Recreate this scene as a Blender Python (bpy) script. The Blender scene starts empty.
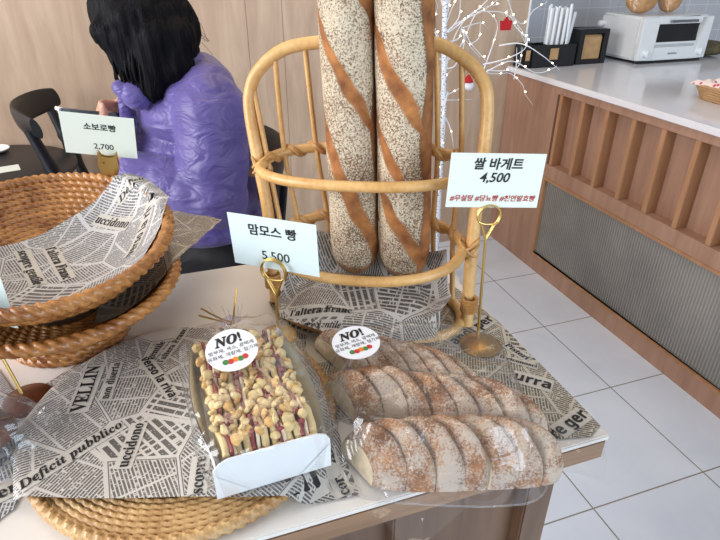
import bpy, bmesh, math, random
import numpy as np
from mathutils import Vector, Matrix, Euler
from math import sin, cos, pi, sqrt, radians as rad
random.seed(7); RNG = np.random.RandomState(7)
SC = bpy.context.scene; COL = SC.collection
T = 0.92          # height of the display table top
H = 1.36          # eye height

# ------------------------------------------------------------ camera
cam_d = bpy.data.cameras.new('camera'); cam = bpy.data.objects.new('camera', cam_d); COL.objects.link(cam)
PITCH, ROLL, YAW, FOC = .50724528, .00292389, -.33118906, 564.767
fw = Vector((-sin(YAW)*cos(PITCH), cos(YAW)*cos(PITCH), -sin(PITCH)))
rt = Vector((cos(YAW), sin(YAW), 0)); up = rt.cross(fw)
r2 = rt*cos(ROLL)+up*sin(ROLL); u2 = up*cos(ROLL)-rt*sin(ROLL)
m = Matrix((r2, u2, -fw)).transposed().to_4x4(); m.translation = (0, 0, H)
cam.matrix_world = m
cam_d.sensor_fit = 'HORIZONTAL'; cam_d.sensor_width = 36; cam_d.lens = 36*FOC/720
cam_d.clip_start = .02; cam_d.clip_end = 50
SC.camera = cam

# ------------------------------------------------------------ world and lights
W = bpy.data.worlds.new('world'); SC.world = W; W.use_nodes = True
bg = W.node_tree.nodes['Background']; bg.inputs[0].default_value = (.92, .94, 1, 1); bg.inputs[1].default_value = .30
def area(name, loc, target, sx, sy, power, col):
    d = bpy.data.lights.new(name, 'AREA'); d.shape = 'RECTANGLE'; d.size = sx; d.size_y = sy; d.energy = power; d.color = col
    o = bpy.data.objects.new(name, d); COL.objects.link(o); o.location = loc
    o.rotation_euler = (Vector(target)-Vector(loc)).to_track_quat('-Z', 'Y').to_euler(); return o
area('window_light', (-2.9, .7, 1.9), (0.2, .9, .8), 2.4, 1.9, 128, (.97, .97, 1))
area('shopfront_light', (1.6, -2.8, 1.9), (1.0, 1.0, .6), 3.0, 2.0, 92, (.70, .85, 1))
area('ceiling_light', (.3, 1.5, 2.75), (.3, 1.4, 0), 1.6, 1.2, 14, (1, .82, .62))
vs = SC.view_settings; vs.view_transform = 'Standard'; vs.look = 'None'; vs.gamma = 1; vs.use_curve_mapping = False; vs.exposure = .36

# ------------------------------------------------------------ materials
def lin(c):
    return tuple(((x/255)/12.92 if x/255 <= .04045 else ((x/255+.055)/1.055)**2.4) for x in c[:3])+(1,)
class NT:
    def __init__(s, name):
        s.m = bpy.data.materials.new(name); s.m.use_nodes = True; s.t = s.m.node_tree; s.t.nodes.clear()
        s.out = s.t.nodes.new('ShaderNodeOutputMaterial')
    def n(s, typ, **kw):
        nd = s.t.nodes.new('ShaderNode'+typ)
        for k, v in kw.items(): setattr(nd, k, v)
        return nd
    def l(s, a, b): s.t.links.new(a, b)
    def put(s, sock, v):
        if isinstance(v, bpy.types.NodeSocket): s.l(v, sock)
        else: sock.default_value = v
    def math(s, op, a, b=0.0, c=0.0):
        nd = s.n('Math', operation=op)
        s.put(nd.inputs[0], a); s.put(nd.inputs[1], b)
        if len(nd.inputs) > 2: s.put(nd.inputs[2], c)
        return nd.outputs[0]
    def ramp(s, f, stops):
        nd = s.n('ValToRGB'); e = nd.color_ramp.elements
        while len(e) < len(stops): e.new(.5)
        for i, (p, c) in enumerate(stops):
            e[i].position = p; e[i].color = c if len(c) == 4 else (*c, 1)
        s.put(nd.inputs[0], f); return nd.outputs[0]
    def mix(s, f, a, b):
        nd = s.n('Mix', data_type='RGBA'); s.put(nd.inputs[0], f); s.put(nd.inputs[6], a); s.put(nd.inputs[7], b); return nd.outputs[2]
    def noise(s, vec, scale, detail=3, rough=.5, dist=0):
        nd = s.n('TexNoise'); nd.inputs['Scale'].default_value = scale; nd.inputs['Detail'].default_value = detail
        nd.inputs['Roughness'].default_value = rough; nd.inputs['Distortion'].default_value = dist
        if vec is not None: s.l(vec, nd.inputs['Vector'])
        return nd.outputs['Fac']
    def mapv(s, vec, scale=(1, 1, 1), rot=(0, 0, 0), loc=(0, 0, 0)):
        nd = s.n('Mapping'); s.l(vec, nd.inputs[0]); nd.inputs['Scale'].default_value = scale
        nd.inputs['Rotation'].default_value = rot; nd.inputs['Location'].default_value = loc; return nd.outputs[0]
    def pos(s): return s.n('NewGeometry').outputs['Position']
    def obj(s): return s.n('TexCoord').outputs['Object']
    def uv(s): return s.n('TexCoord').outputs['UV']
    def bump(s, h, strength=.3, dist=.002):
        nd = s.n('Bump'); nd.inputs['Strength'].default_value = strength; nd.inputs['Distance'].default_value = dist; s.l(h, nd.inputs['Height']); return nd.outputs[0]
    def bsdf(s, col, rough=.6, metal=0, bump=None, **kw):
        b = s.n('BsdfPrincipled'); s.put(b.inputs['Base Color'], col); s.put(b.inputs['Roughness'], rough); b.inputs['Metallic'].default_value = metal
        if bump is not None: s.l(bump, b.inputs['Normal'])
        for k, v in kw.items(): s.put(b.inputs[k.replace('_', ' ')], v)
        s.l(b.outputs[0], s.out.inputs[0]); s.b = b; return s.m
def simple(name, rgb, rough=.6, metal=0, var=.12, scale=30, bumpd=0, **kw):
    s = NT(name); c = lin(rgb); f = s.noise(s.obj(), scale, 4)
    d = tuple(x*(1-var) for x in c[:3])+(1,); e = tuple(min(1, x*(1+var)) for x in c[:3])+(1,)
    col = s.ramp(f, [(.3, d), (.7, e)])
    b = s.bump(f, .5, bumpd) if bumpd else None
    return s.bsdf(col, rough, metal, b, **kw)
def wood(name, a, b, streak=(22, 22, 1.6), rough=.55, detail=5, coord='pos', bumpd=.0006):
    s = NT(name); v = s.pos() if coord == 'pos' else s.obj()
    mv = s.mapv(v, scale=streak); f = s.noise(mv, 2.2, detail, .6, .6); g = s.noise(v, 2.3, 3)
    f2 = s.math('ADD', s.math('MULTIPLY', f, .6), s.math('MULTIPLY', g, .4))
    col = s.ramp(f2, [(.33, lin(a)), (.66, lin(b))])
    return s.bsdf(col, rough, 0, s.bump(f, .3, bumpd))
MT = {}
MT['wall_wood'] = wood('birch_plywood_wall', (160, 134, 112), (192, 168, 144), (9, 9, 1.2), .6)
MT['counter_wood'] = wood('counter_walnut_veneer', (142, 106, 86), (172, 136, 114), (12, 12, 1.2), .5)
MT['fin_wood'] = wood('counter_rib_wood', (148, 102, 68), (178, 134, 98), (16, 16, 1.2), .5)
MT['table_wood'] = wood('display_table_wood', (84, 60, 42), (118, 88, 64), (14, 14, 1.0), .42)
MT['table_edge'] = wood('table_edge_wood', (124, 92, 64), (160, 124, 92), (2, 30, 40), .5)
MT['white_top'] = simple('white_laminate', (226, 220, 212), .22, var=.02, scale=5)
MT['counter_top'] = simple('white_stone_counter', (222, 222, 226), .12, var=.02, scale=8)
MT['black'] = simple('black_painted_wood', (17, 19, 24), .42, var=.2)
MT['black_plastic'] = simple('black_plastic', (14, 14, 18), .4, var=.1)
MT['black_table'] = simple('black_table_top', (30, 31, 36), .42, var=.1)
MT['white_metal'] = simple('white_enamel', (222, 224, 224), .3, var=.01)
MT['white_plastic'] = simple('white_plastic', (225, 227, 230), .35, var=.01)
MT['dark_glass'] = simple('dark_oven_glass', (20, 22, 24), .08, var=.3, scale=9)
MT['gold'] = simple('brushed_brass', (214, 182, 112), .42, 1, var=.1)
MT['darkbrass'] = simple('dark_brass', (176, 136, 70), .35, 1, var=.15)
MT['silver'] = simple('steel_grey', (150, 152, 155), .3, 1, var=.05)
MT['card'] = simple('pale_card_stock', (226, 232, 220), .55, var=.01, Specular_IOR_Level=.3)
MT['card_blue'] = simple('cool_card_stock', (212, 228, 228), .5, var=.01)
MT['ink'] = simple('black_ink', (26, 24, 26), .6, var=.05)
MT['redink'] = simple('red_ink', (168, 62, 60), .6, var=.05)
MT['sticker'] = simple('white_sticker', (236, 238, 242), .35, var=.01)
MT['box'] = simple('white_paperboard', (230, 232, 232), .4, var=.02)
MT['kraft'] = simple('kraft_paper', (176, 140, 98), .8, var=.15)
MT['red'] = simple('red_felt', (176, 20, 28), .8, var=.15)
MT['white'] = simple('white_felt', (232, 232, 236), .8, var=.04)
MT['green'] = simple('green_dot', (60, 130, 60), .6); MT['orange'] = simple('orange_dot', (226, 130, 40), .6); MT['reddot'] = simple('red_dot', (200, 50, 50), .6)
MT['skin'] = simple('skin', (206, 160, 136), .5, var=.06, Subsurface_Weight=.1)
MT['trousers'] = simple('black_trousers', (20, 20, 24), .85, var=.15)
MT['phone'] = simple('dark_phone', (40, 44, 54), .2, var=.1)
MT['olive'] = simple('olive_cloth', (92, 84, 58), .8, var=.3, scale=60)
MT['choc'] = simple('brown_glazed_bun', (92, 48, 28), .35, var=.35, scale=50, bumpd=.002)
def mk_rattan(name, a, b, rough=.38, sc=14):
    s = NT(name); v = s.obj(); f = s.noise(v, sc, 4, .6, .4); g = s.noise(s.mapv(v, (60, 60, 60)), 3, 3)
    col = s.ramp(s.math('ADD', s.math('MULTIPLY', f, .7), s.math('MULTIPLY', g, .3)), [(.36, lin(a)), (.64, lin(b))])
    return s.bsdf(col, rough, 0, s.bump(g, .25, .0008))
MT['rattan'] = mk_rattan('pale_rattan', (196, 146, 84), (226, 184, 122))
MT['rattan_wrap'] = mk_rattan('rattan_binding', (166, 116, 62), (205, 158, 98), .42, 30)
MT['wicker'] = mk_rattan('orange_brown_wicker', (118, 66, 30), (194, 136, 76), .30, 26)
MT['wicker_tray'] = mk_rattan('tan_wicker', (172, 128, 78), (212, 174, 120), .45, 24)
# newsprint: rotated patches of small text lines on pale paper
def mk_news(name, paper, ink, seed=0, F=300):
    s = NT(name); uv = s.mapv(s.uv(), loc=(seed*1.37, seed*.71, 0))
    def vor(feature):
        nd = s.n('TexVoronoi', voronoi_dimensions='2D', feature=feature); nd.inputs['Scale'].default_value = 15
        nd.inputs['Randomness'].default_value = .85; s.l(uv, nd.inputs['Vector']); return nd
    v = vor('F1'); e = vor('DISTANCE_TO_EDGE').outputs['Distance']
    sep = s.n('SeparateColor'); s.l(v.outputs['Color'], sep.inputs[0])
    ang = s.math('ADD', s.math('MULTIPLY', s.math('FLOOR', s.math('MULTIPLY', sep.outputs[0], 7)), 1.2), .35)
    vr = s.n('VectorRotate', rotation_type='Z_AXIS'); s.l(uv, vr.inputs['Vector']); s.l(ang, vr.inputs['Angle'])
    sx = s.n('SeparateXYZ'); s.l(vr.outputs[0], sx.inputs[0])
    big = s.math('GREATER_THAN', sep.outputs[1], .90)
    fr = s.math('SUBTRACT', F, s.math('MULTIPLY', big, F*.62))
    x = s.math('MULTIPLY', sx.outputs[0], fr); y = s.math('MULTIPLY', sx.outputs[1], fr)
    row = s.math('FLOOR', y); fy = s.math('FRACT', y)
    band = s.math('MULTIPLY', s.math('GREATER_THAN', fy, .16), s.math('LESS_THAN', fy, .80))
    cv = s.n('CombineXYZ'); s.l(s.math('MULTIPLY', x, 1.0), cv.inputs[0]); s.l(s.math('MULTIPLY', row, 7.31), cv.inputs[1])
    wn = s.noise(cv.outputs[0], 1.35, 2, .7)
    words = s.math('GREATER_THAN', wn, .41)
    cv2 = s.n('CombineXYZ'); s.l(s.math('MULTIPLY', x, 3.2), cv2.inputs[0]); s.l(s.math('MULTIPLY', y, 3.0), cv2.inputs[1])
    lt = s.math('GREATER_THAN', s.noise(cv2.outputs[0], 1.2, 1), .33)
    # column gutters inside each patch
    colm = s.math('GREATER_THAN', s.math('FRACT', s.math('MULTIPLY', sx.outputs[0], 26)), .07)
    txt = s.math('MULTIPLY', s.math('MULTIPLY', band, words), s.math('MULTIPLY', lt, colm))
    inner = s.math('GREATER_THAN', e, .042)
    rule = s.math('MULTIPLY', s.math('LESS_THAN', e, .034), s.math('GREATER_THAN', e, .018))
    rule = s.math('MULTIPLY', rule, s.math('GREATER_THAN', sep.outputs[2], .45))
    blank = s.math('LESS_THAN', sep.outputs[1], .985)
    # blank strips keep room for headlines
    m_ = s.math('MAXIMUM', s.math('MULTIPLY', s.math('MULTIPLY', txt, inner), blank), rule)
    cr = s.noise(s.uv(), 18, 4)
    pc = s.ramp(cr, [(.3, tuple(q*.93 for q in lin(paper)[:3])+(1,)), (.7, lin(paper))])
    col = s.mix(s.math('MULTIPLY', m_, .82), pc, lin(ink))
    return s.bsdf(col, .42, 0, s.bump(s.noise(s.uv(), 32, 3), .35, .003))
MT['news'] = mk_news('newsprint_greaseproof', (202, 196, 188), (28, 26, 28), 0)
MT['news_b'] = mk_news('newsprint_cool', (204, 202, 200), (28, 28, 34), 3)
MT['news_warm'] = mk_news('newsprint_buff', (196, 186, 168), (30, 26, 24), 5)
def mk_film(name, haze=.05, wr=60, st=.5, tint=(1, 1, 1, 1)):
    s = NT(name)
    n1 = s.noise(s.obj(), wr, 2, .5, 1.2); bp = s.bump(n1, st, .006)
    tr = s.n('BsdfTransparent'); tr.inputs[0].default_value = tint
    gl = s.n('BsdfGlossy'); gl.inputs['Roughness'].default_value = .08; s.l(bp, gl.inputs['Normal'])
    df = s.n('BsdfDiffuse'); df.inputs[0].default_value = (.85, .9, .95, 1)
    lw = s.n('LayerWeight'); lw.inputs[0].default_value = .5; s.l(bp, lw.inputs['Normal']); fz = s.math('ADD', s.math('MULTIPLY', s.math('POWER', lw.outputs['Facing'], 3.2), .6), .06)
    a = s.n('MixShader'); a.inputs[0].default_value = haze; s.l(tr.outputs[0], a.inputs[1]); s.l(df.outputs[0], a.inputs[2])
    b = s.n('MixShader'); s.l(fz, b.inputs[0]); s.l(a.outputs[0], b.inputs[1]); s.l(gl.outputs[0], b.inputs[2])
    s.l(b.outputs[0], s.out.inputs[0]); return s.m
MT['film'] = mk_film('clear_film', .012, 24, .7)
SC.cycles.transparent_max_bounces = 24
MT['cello'] = mk_film('crinkled_cellophane', .06, 30, 1.0)
def mk_baguette():
    s = NT('floured_crust'); at = s.n('Attribute', attribute_name='slash').outputs['Fac']; fl = s.n('Attribute', attribute_name='flour').outputs['Fac']
    v = s.obj(); n1 = s.noise(v, 430, 4, .9); n2 = s.noise(v, 40, 4, .6); n3 = s.noise(v, 18, 4)
    crust = s.ramp(n2, [(.3, lin((118, 66, 30))), (.7, lin((200, 132, 72)))])
    under = s.ramp(n2, [(.3, lin((102, 72, 50))), (.7, lin((144, 104, 72)))])
    flour = lin((226, 210, 182))
    thr = s.math('ADD', s.math('MULTIPLY', n1, 1.0), s.math('MULTIPLY', n3, .25))
    k = s.math('GREATER_THAN', s.math('ADD', thr, s.math('MULTIPLY', fl, .36)), .975)
    k = s.math('MULTIPLY', k, s.math('SUBTRACT', 1, at))
    c = s.mix(at, under, crust); c = s.mix(k, c, flour)
    return s.bsdf(c, .75, 0, s.bump(n1, .7, .003))
MT['baguette'] = mk_baguette()
def mk_slice():
    s = NT('sliced_loaf_crust'); v = s.pos(); n1 = s.noise(v, 420, 5, .85); n2 = s.noise(v, 55, 4); n3 = s.noise(v, 30, 3)
    crust = s.ramp(n2, [(.3, lin((112, 68, 36))), (.7, lin((184, 126, 74)))])
    thr = s.math('ADD', s.math('MULTIPLY', n1, 1.1), s.math('MULTIPLY', n3, .75))
    k = s.ramp(thr, [(.84, (0, 0, 0, 1)), (.98, (1, 1, 1, 1))])
    c = s.mix(s.math('MULTIPLY', k, .85), crust, lin((204, 190, 174)))
    return s.bsdf(c, .75, 0, s.bump(n1, .6, .002))
MT['slice'] = mk_slice()
MT['crumb'] = simple('bread_crumb', (214, 196, 164), .85, var=.14, scale=120, bumpd=.002)
MT['soboro'] = simple('streusel_crumb', (206, 164, 100), .8, var=.22, scale=90, bumpd=.002)
MT['soboro_pale'] = simple('pale_streusel', (222, 196, 140), .8, var=.18, scale=90, bumpd=.002)
MT['sponge'] = simple('soft_bread', (222, 198, 146), .85, var=.1, scale=140, bumpd=.001)
MT['jam'] = simple('red_bean_jam', (134, 50, 52), .4, var=.35, scale=120, bumpd=.002)
MT['cream'] = simple('pale_cream', (232, 214, 190), .5, var=.06)
MT['toast'] = simple('browned_base', (128, 74, 36), .3, var=.3, scale=60, bumpd=.001)
MT['golden'] = simple('golden_crust', (190, 140, 84), .6, var=.25, scale=40)
def mk_jacket():
    s = NT('lavender_nylon'); v = s.obj(); n1 = s.noise(s.mapv(v, (9, 9, 19), (0, .8, .3)), 1.4, 3, .5, 1.0); n2 = s.noise(v, 9, 3)
    col = s.ramp(n2, [(.3, lin((78, 68, 130))), (.7, lin((94, 82, 148)))])
    return s.bsdf(col, .46, 0, s.bump(n1, .42, .03), Sheen_Weight=.15)
MT['jacket'] = mk_jacket()
def mk_hair():
    s = NT('black_hair'); v = s.obj(); f = s.noise(s.mapv(v, (70, 70, 6)), 3, 4, .6, .3)
    return s.bsdf(s.ramp(f, [(.3, (.0010, .0010, .0016, 1)), (.7, (.0042, .0042, .0062, 1))]), .55, 0, s.bump(f, .8, .004), Specular_IOR_Level=.12)
MT['hair'] = mk_hair()
def mk_floor():
    s = NT('pale_floor_tile'); sp = s.n('SeparateXYZ'); s.l(s.pos(), sp.inputs[0])
    def g(c, off, per, w):
        f = s.math('FRACT', s.math('ADD', s.math('DIVIDE', s.math('SUBTRACT', c, off), per), .5))
        return s.math('LESS_THAN', s.math('ABSOLUTE', s.math('SUBTRACT', f, .5)), w/per)
    gr = s.math('MAXIMUM', g(sp.outputs[0], .971, .4, .0021), g(sp.outputs[1], .794, .4045, .0021))
    n = s.noise(s.pos(), 3.5, 5, .6, .5)
    tile = s.ramp(n, [(.3, lin((206, 214, 226))), (.7, lin((220, 226, 236)))])
    c = s.mix(gr, tile, lin((134, 128, 118)))
    return s.bsdf(c, s.math('ADD', s.math('MULTIPLY', gr, .5), .3), 0, s.bump(s.math('SUBTRACT', 1, gr), .5, .001))
MT['floor'] = mk_floor()
def mk_walltile():
    s = NT('white_wall_tile'); sp = s.n('SeparateXYZ'); s.l(s.pos(), sp.inputs[0])
    def g(c, off, per, w):
        f = s.math('FRACT', s.math('ADD', s.math('DIVIDE', s.math('SUBTRACT', c, off), per), .5))
        return s.math('LESS_THAN', s.math('ABSOLUTE', s.math('SUBTRACT', f, .5)), w/per)
    gr = s.math('MAXIMUM', g(sp.outputs[0], .04, .15, .0022), g(sp.outputs[2], .05, .15, .0022))
    c = s.mix(gr, lin((196, 196, 200)), lin((222, 222, 224)))
    return s.bsdf(c, .35, 0, s.bump(gr, .4, .001))
MT['walltile'] = mk_walltile()
def mk_ribbed():
    s = NT('ribbed_grey_glass'); sp = s.n('SeparateXYZ'); s.l(s.pos(), sp.inputs[0])
    w = s.math('SINE', s.math('MULTIPLY', sp.outputs[1], 2*pi/.0125))
    n = s.noise(s.pos(), 3, 3)
    c = s.ramp(s.math('ADD', s.math('MULTIPLY', w, .12), n), [(.3, lin((112, 110, 106))), (.75, lin((146, 143, 136)))])
    return s.bsdf(c, .22, 0, s.bump(w, .6, .002))
MT['ribbed'] = mk_ribbed()
def mk_birch():
    s = NT('white_birch_bark'); n = s.noise(s.mapv(s.obj(), (60, 60, 160)), 1.5, 3)
    return s.bsdf(s.ramp(n, [(.36, lin((70, 74, 84))), (.44, lin((226, 230, 238)))]), .6)
MT['birch'] = mk_birch()
MT['twig'] = simple('white_twig', (226, 228, 234), .5, var=.05)
def mk_led():
    s = NT('warm_led'); e = s.n('Emission'); e.inputs[0].default_value = (1, .82, .5, 1); e.inputs[1].default_value = 9; s.l(e.outputs[0], s.out.inputs[0]); return s.m
MT['led'] = mk_led()
def mk_floral():
    s = NT('pink_floral_cloth'); n = s.n('TexVoronoi'); n.inputs['Scale'].default_value = 45; s.l(s.obj(), n.inputs['Vector'])
    return s.bsdf(s.ramp(n.outputs['Distance'], [(.2, lin((196, 60, 80))), (.34, lin((232, 214, 206)))]), .8)
MT['floral'] = mk_floral()

# ------------------------------------------------------------ mesh helpers
def world_loc(p):
    v = Vector((0, 0, 0))
    while p is not None: v += p.location; p = p.parent
    return v
class MB:
    def __init__(s): s.v = []; s.f = []; s.mi = []; s.uv = None
    def add(s, verts, faces, mi=0):
        o = len(s.v); s.v += [tuple(map(float, q)) for q in verts]; s.f += [tuple(i+o for i in f) for f in faces]; s.mi += [mi]*len(faces); return s
    def box(s, lo, hi, mi=0, rot=None, c=None):
        x0, y0, z0 = lo; x1, y1, z1 = hi
        v = [Vector(q) for q in [(x0, y0, z0), (x1, y0, z0), (x1, y1, z0), (x0, y1, z0), (x0, y0, z1), (x1, y0, z1), (x1, y1, z1), (x0, y1, z1)]]
        if rot is not None:
            c = Vector(c) if c is not None else sum(v, Vector())/8
            v = [rot @ (q-c)+c for q in v]
        return s.add(v, [(0, 3, 2, 1), (4, 5, 6, 7), (0, 1, 5, 4), (1, 2, 6, 5), (2, 3, 7, 6), (3, 0, 4, 7)], mi)
    def tube(s, pts, r, seg=10, closed=False, mi=0, cap=True, prof=None, flat=1.0):
        P = [Vector(p) for p in pts]; n = len(P)
        R = [r]*n if not hasattr(r, '__len__') else list(r)
        tn = []
        for i in range(n):
            a = P[(i-1) % n] if closed or i > 0 else P[i]; b = P[(i+1) % n] if closed or i < n-1 else P[i]
            t_ = (b-a); tn.append(t_.normalized() if t_.length > 1e-9 else Vector((0, 0, 1)))
        u = Vector((0, 0, 1)) if abs(tn[0].z) < .9 else Vector((1, 0, 0))
        u = (u-tn[0]*u.dot(tn[0])).normalized(); V = []
        for i in range(n):
            u = (u-tn[i]*u.dot(tn[i])).normalized(); w = tn[i].cross(u)
            for k in range(seg):
                a = 2*pi*k/seg; q = R[i]*(prof(a, i) if prof else 1)
                V.append(P[i]+(u*cos(a)+w*sin(a)*flat)*q)
        F = []
        for i in range(n if closed else n-1):
            for k in range(seg):
                a = i*seg+k; b = i*seg+(k+1) % seg; j = ((i+1) % n)*seg
                F.append((a, b, j+(k+1) % seg, j+k))
        if cap and not closed: F += [tuple(range(seg))[::-1], tuple(range((n-1)*seg, n*seg))]
        return s.add(V, F, mi)
    def lathe(s, prof, c=(0, 0, 0), seg=32, mi=0, sx=1, sy=1):
        V = []; n = len(prof)
        for r, z in prof:
            for k in range(seg): a = 2*pi*k/seg; V.append((c[0]+r*cos(a)*sx, c[1]+r*sin(a)*sy, c[2]+z))
        F = [(i*seg+k, i*seg+(k+1) % seg, (i+1)*seg+(k+1) % seg, (i+1)*seg+k) for i in range(n-1) for k in range(seg)]
        F += [tuple(range(seg))[::-1], tuple(range((n-1)*seg, n*seg))]
        return s.add(V, F, mi)
    def ell(s, c, r, seg=14, rings=9, mi=0, rot=None, jit=0):
        V = []; c = Vector(c)
        if not hasattr(r, '__len__'): r = (r, r, r)
        for i in range(rings+1):
            th = pi*i/rings
            for k in range(seg):
                a = 2*pi*k/seg; q = Vector((r[0]*sin(th)*cos(a), r[1]*sin(th)*sin(a), r[2]*cos(th)))
                if jit and 0 < i < rings: q *= 1+random.uniform(-jit, jit)
                V.append(c+(rot @ q if rot is not None else q))
        F = [(i*seg+k, (i+1)*seg+k, (i+1)*seg+(k+1) % seg, i*seg+(k+1) % seg) for i in range(rings) for k in range(seg)]
        return s.add(V, F, mi)
    def disc(s, c, r, n, seg=32, mi=0, th=.0006):
        c = Vector(c); n = Vector(n).normalized(); return s.tube([c, c+n*th], r, seg, mi=mi)
    def grid(s, nu, nv, fn, mi=0, closed_u=False):
        V = [fn(i/(nu if closed_u else nu-1), j/(nv-1)) for i in range(nu) for j in range(nv)]
        F = [(i*nv+j, ((i+1) % nu)*nv+j, ((i+1) % nu)*nv+j+1, i*nv+j+1) for i in range(nu if closed_u else nu-1) for j in range(nv-1)]
        return s.add(V, F, mi)
def build(name, mb, mats, parent=None, smooth=True, bevel=0, bseg=2, origin=None, weld=True, autos=None, attrs=None):
    if not isinstance(mats, (list, tuple)): mats = [mats]
    V = np.array(mb.v, dtype=float)
    if parent is not None: o_ = np.array(world_loc(parent))
    elif origin is not None: o_ = np.array(origin, float)
    else: o_ = np.array([(V[:, 0].min()+V[:, 0].max())/2, (V[:, 1].min()+V[:, 1].max())/2, V[:, 2].min()])
    me = bpy.data.meshes.new(name); me.from_pydata((V-o_).tolist(), [], mb.f)
    for m_ in mats: me.materials.append(MT[m_])
    me.polygons.foreach_set('material_index', mb.mi)
    if attrs:
        for k, a in attrs.items():
            at = me.attributes.new(k, 'FLOAT', 'POINT'); at.data.foreach_set('value', np.asarray(a, float))
    bm = bmesh.new(); bm.from_mesh(me)
    if weld and not attrs: bmesh.ops.remove_doubles(bm, verts=bm.verts, dist=1e-6)
    bmesh.ops.recalc_face_normals(bm, faces=bm.faces)
    if bevel:
        ed = [e for e in bm.edges if len(e.link_faces) == 2 and e.calc_face_angle(0) > .6]
        bmesh.ops.bevel(bm, geom=ed, offset=bevel, segments=bseg, affect='EDGES', clamp_overlap=True)
    bm.to_mesh(me); bm.free()
    if smooth:
        me.polygons.foreach_set('use_smooth', [True]*len(me.polygons))
        me.set_sharp_from_angle(angle=rad(autos if autos else 42))
    me.update()
    o = bpy.data.objects.new(name, me); COL.objects.link(o)
    if parent is not None: o.parent = parent
    else: o.location = o_
    return o
def tag(o, label=None, cat=None, group=None, kind=None):
    if label: o['label'] = label
    if cat: o['category'] = cat
    if group: o['group'] = group
    if kind: o['kind'] = kind
    return o
def thing(name, label, cat, loc, group=None):
    o = bpy.data.objects.new(name, None); o.empty_display_size = .05; COL.objects.link(o); o.location = loc
    return tag(o, label, cat, group)
def copy_tree(o, parent=None):
    c = o.copy(); COL.objects.link(c); c.parent = parent
    for ch in list(o.children): copy_tree(ch, c)
    return c
def struct(name, mb, mats, **k): return tag(build(name, mb, mats, **k), kind='structure')
def bez(pts, n=12, closed=False):
    P = [Vector(p) for p in pts]; out = []; N = len(P)
    for i in range(N if closed else N-1):
        g = (lambda j: P[j % N]) if closed else (lambda j: P[max(0, min(N-1, j))])
        a, b, c, d = g(i-1), g(i), g(i+1), g(i+2)
        for k in range(n):
            t = k/n; out.append(.5*((2*b)+(c-a)*t+(2*a-5*b+4*c-d)*t*t+(3*b-a-3*c+d)*t**3))
    if not closed: out.append(P[-1])
    return out
# text as flat mesh (verts in the XY plane, centred)
UP = {'bs': (0x1D400, 0x1D41A), 'bi': (0x1D468, 0x1D482), 'bf': (0x1D5D4, 0x1D5EE)}
def serif(t, style='bs'):
    A, a = UP[style]
    return ''.join(chr(A+ord(c)-65) if 'A' <= c <= 'Z' else chr(a+ord(c)-97) if 'a' <= c <= 'z' else c for c in t)
_tc = {}
def text2d(t, size, bold=0.0, align='CENTER', res=3):
    key = (t, size, bold, align, res)
    if key in _tc: return _tc[key]
    cu = bpy.data.curves.new('txt', 'FONT'); cu.body = t; cu.size = size; cu.align_x = align; cu.align_y = 'CENTER'; cu.offset = bold; cu.resolution_u = res
    ob = bpy.data.objects.new('txt', cu); COL.objects.link(ob)
    dg = bpy.context.evaluated_depsgraph_get(); dg.update(); me = ob.evaluated_get(dg).to_mesh()
    V = [tuple(v.co) for v in me.vertices]; F = [tuple(p.vertices) for p in me.polygons]
    ob.evaluated_get(dg).to_mesh_clear(); bpy.data.objects.remove(ob); bpy.data.curves.remove(cu)
    _tc[key] = (V, F); return V, F
def text_on(mb, t, size, fn, mi, bold=0.0, align='CENTER', res=3):
    V, F = text2d(t, size, bold, align, res)
    if V: mb.add([fn(v[0], v[1]) for v in V], F, mi)
def vnoise(x, y, s=1.0, seed=0):
    return (sin(x*s*1.3+seed*2.1+1.7*sin(y*s*.9+seed))+sin(y*s*1.7-seed+1.3*sin(x*s*1.1+seed*3))+.5*sin((x+y)*s*2.9+seed*5))/2.5

# ------------------------------------------------------------ the setting
struct('floor', MB().box((-3.2, -3.2, -.05), (4.6, 3.0, 0)), 'floor', smooth=False)
wb = MB()
for a, b in ((-3.2, -1.02), (-1.018, .3655), (.3675, .5115), (.5135, 1.2), (1.202, 1.674)):
    wb.box((a, 2.47, 0), (b, 2.56, 2.9))
wb.box((-3.2, 2.474, 0), (1.67, 2.56, 2.9))
struct('wall_back', wb, 'wall_wood', smooth=False)
struct('trim_1', MB().box((1.674, 2.466, .9), (1.682, 3.0, 2.9)), 'white_plastic', smooth=False)
struct('wall_right', MB().box((1.682, 3.0, 0), (4.6, 3.1, 2.9)), 'walltile', smooth=False)

# ------------------------------------------------------------ service counter
CX = 1.61
sc_ = thing('service_counter', 'long wooden serving counter with upright ribs above a grey ribbed glass panel', 'counter', (CX, 1.6, 0))
YB, YE = 2.466, -.6
b = MB(); b.box((CX, 2.075, 0), (CX+.05, YB, .875))                 # plain panel at the wall
b.box((CX, YE, .862), (CX+.05, 2.075, .875)); b.box((CX, YE, .475), (CX+.05, 2.075, .535)); b.box((CX, YE, 0), (CX+.05, 2.075, .078))
b.box((CX, YE, .845), (CX+.05, 2.075, .862))
b.box((CX+.05, YE, 0), (CX+.7, YB, .875))
build('body', b, 'counter_wood', sc_, smooth=False)
y = 2.052; k = 0
while y > YE+.05:
    fy = y if k == 0 else y
    build('rib', MB().box((CX+.002, fy-.011, .535), (CX+.05, fy+.011, .845)), 'fin_wood', sc_, bevel=.0015)
    y -= .1425; k += 1
fr = MB()
fr.box((CX-.004, YE, .462), (CX+.02, 2.075, .475)); fr.box((CX-.004, YE, .078), (CX+.02, 2.075, .091)); fr.box((CX-.004, 2.062, .091), (CX+.02, 2.075, .462))
build('panel_frame', fr, 'fin_wood', sc_, bevel=.002)
gp = MB(); N = 460
def gfn(u, v): return (CX+.014+.0016*sin(u*N/4*2*pi/1.0*.5), YE+(2.062-YE)*u, .091+.371*v)
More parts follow.
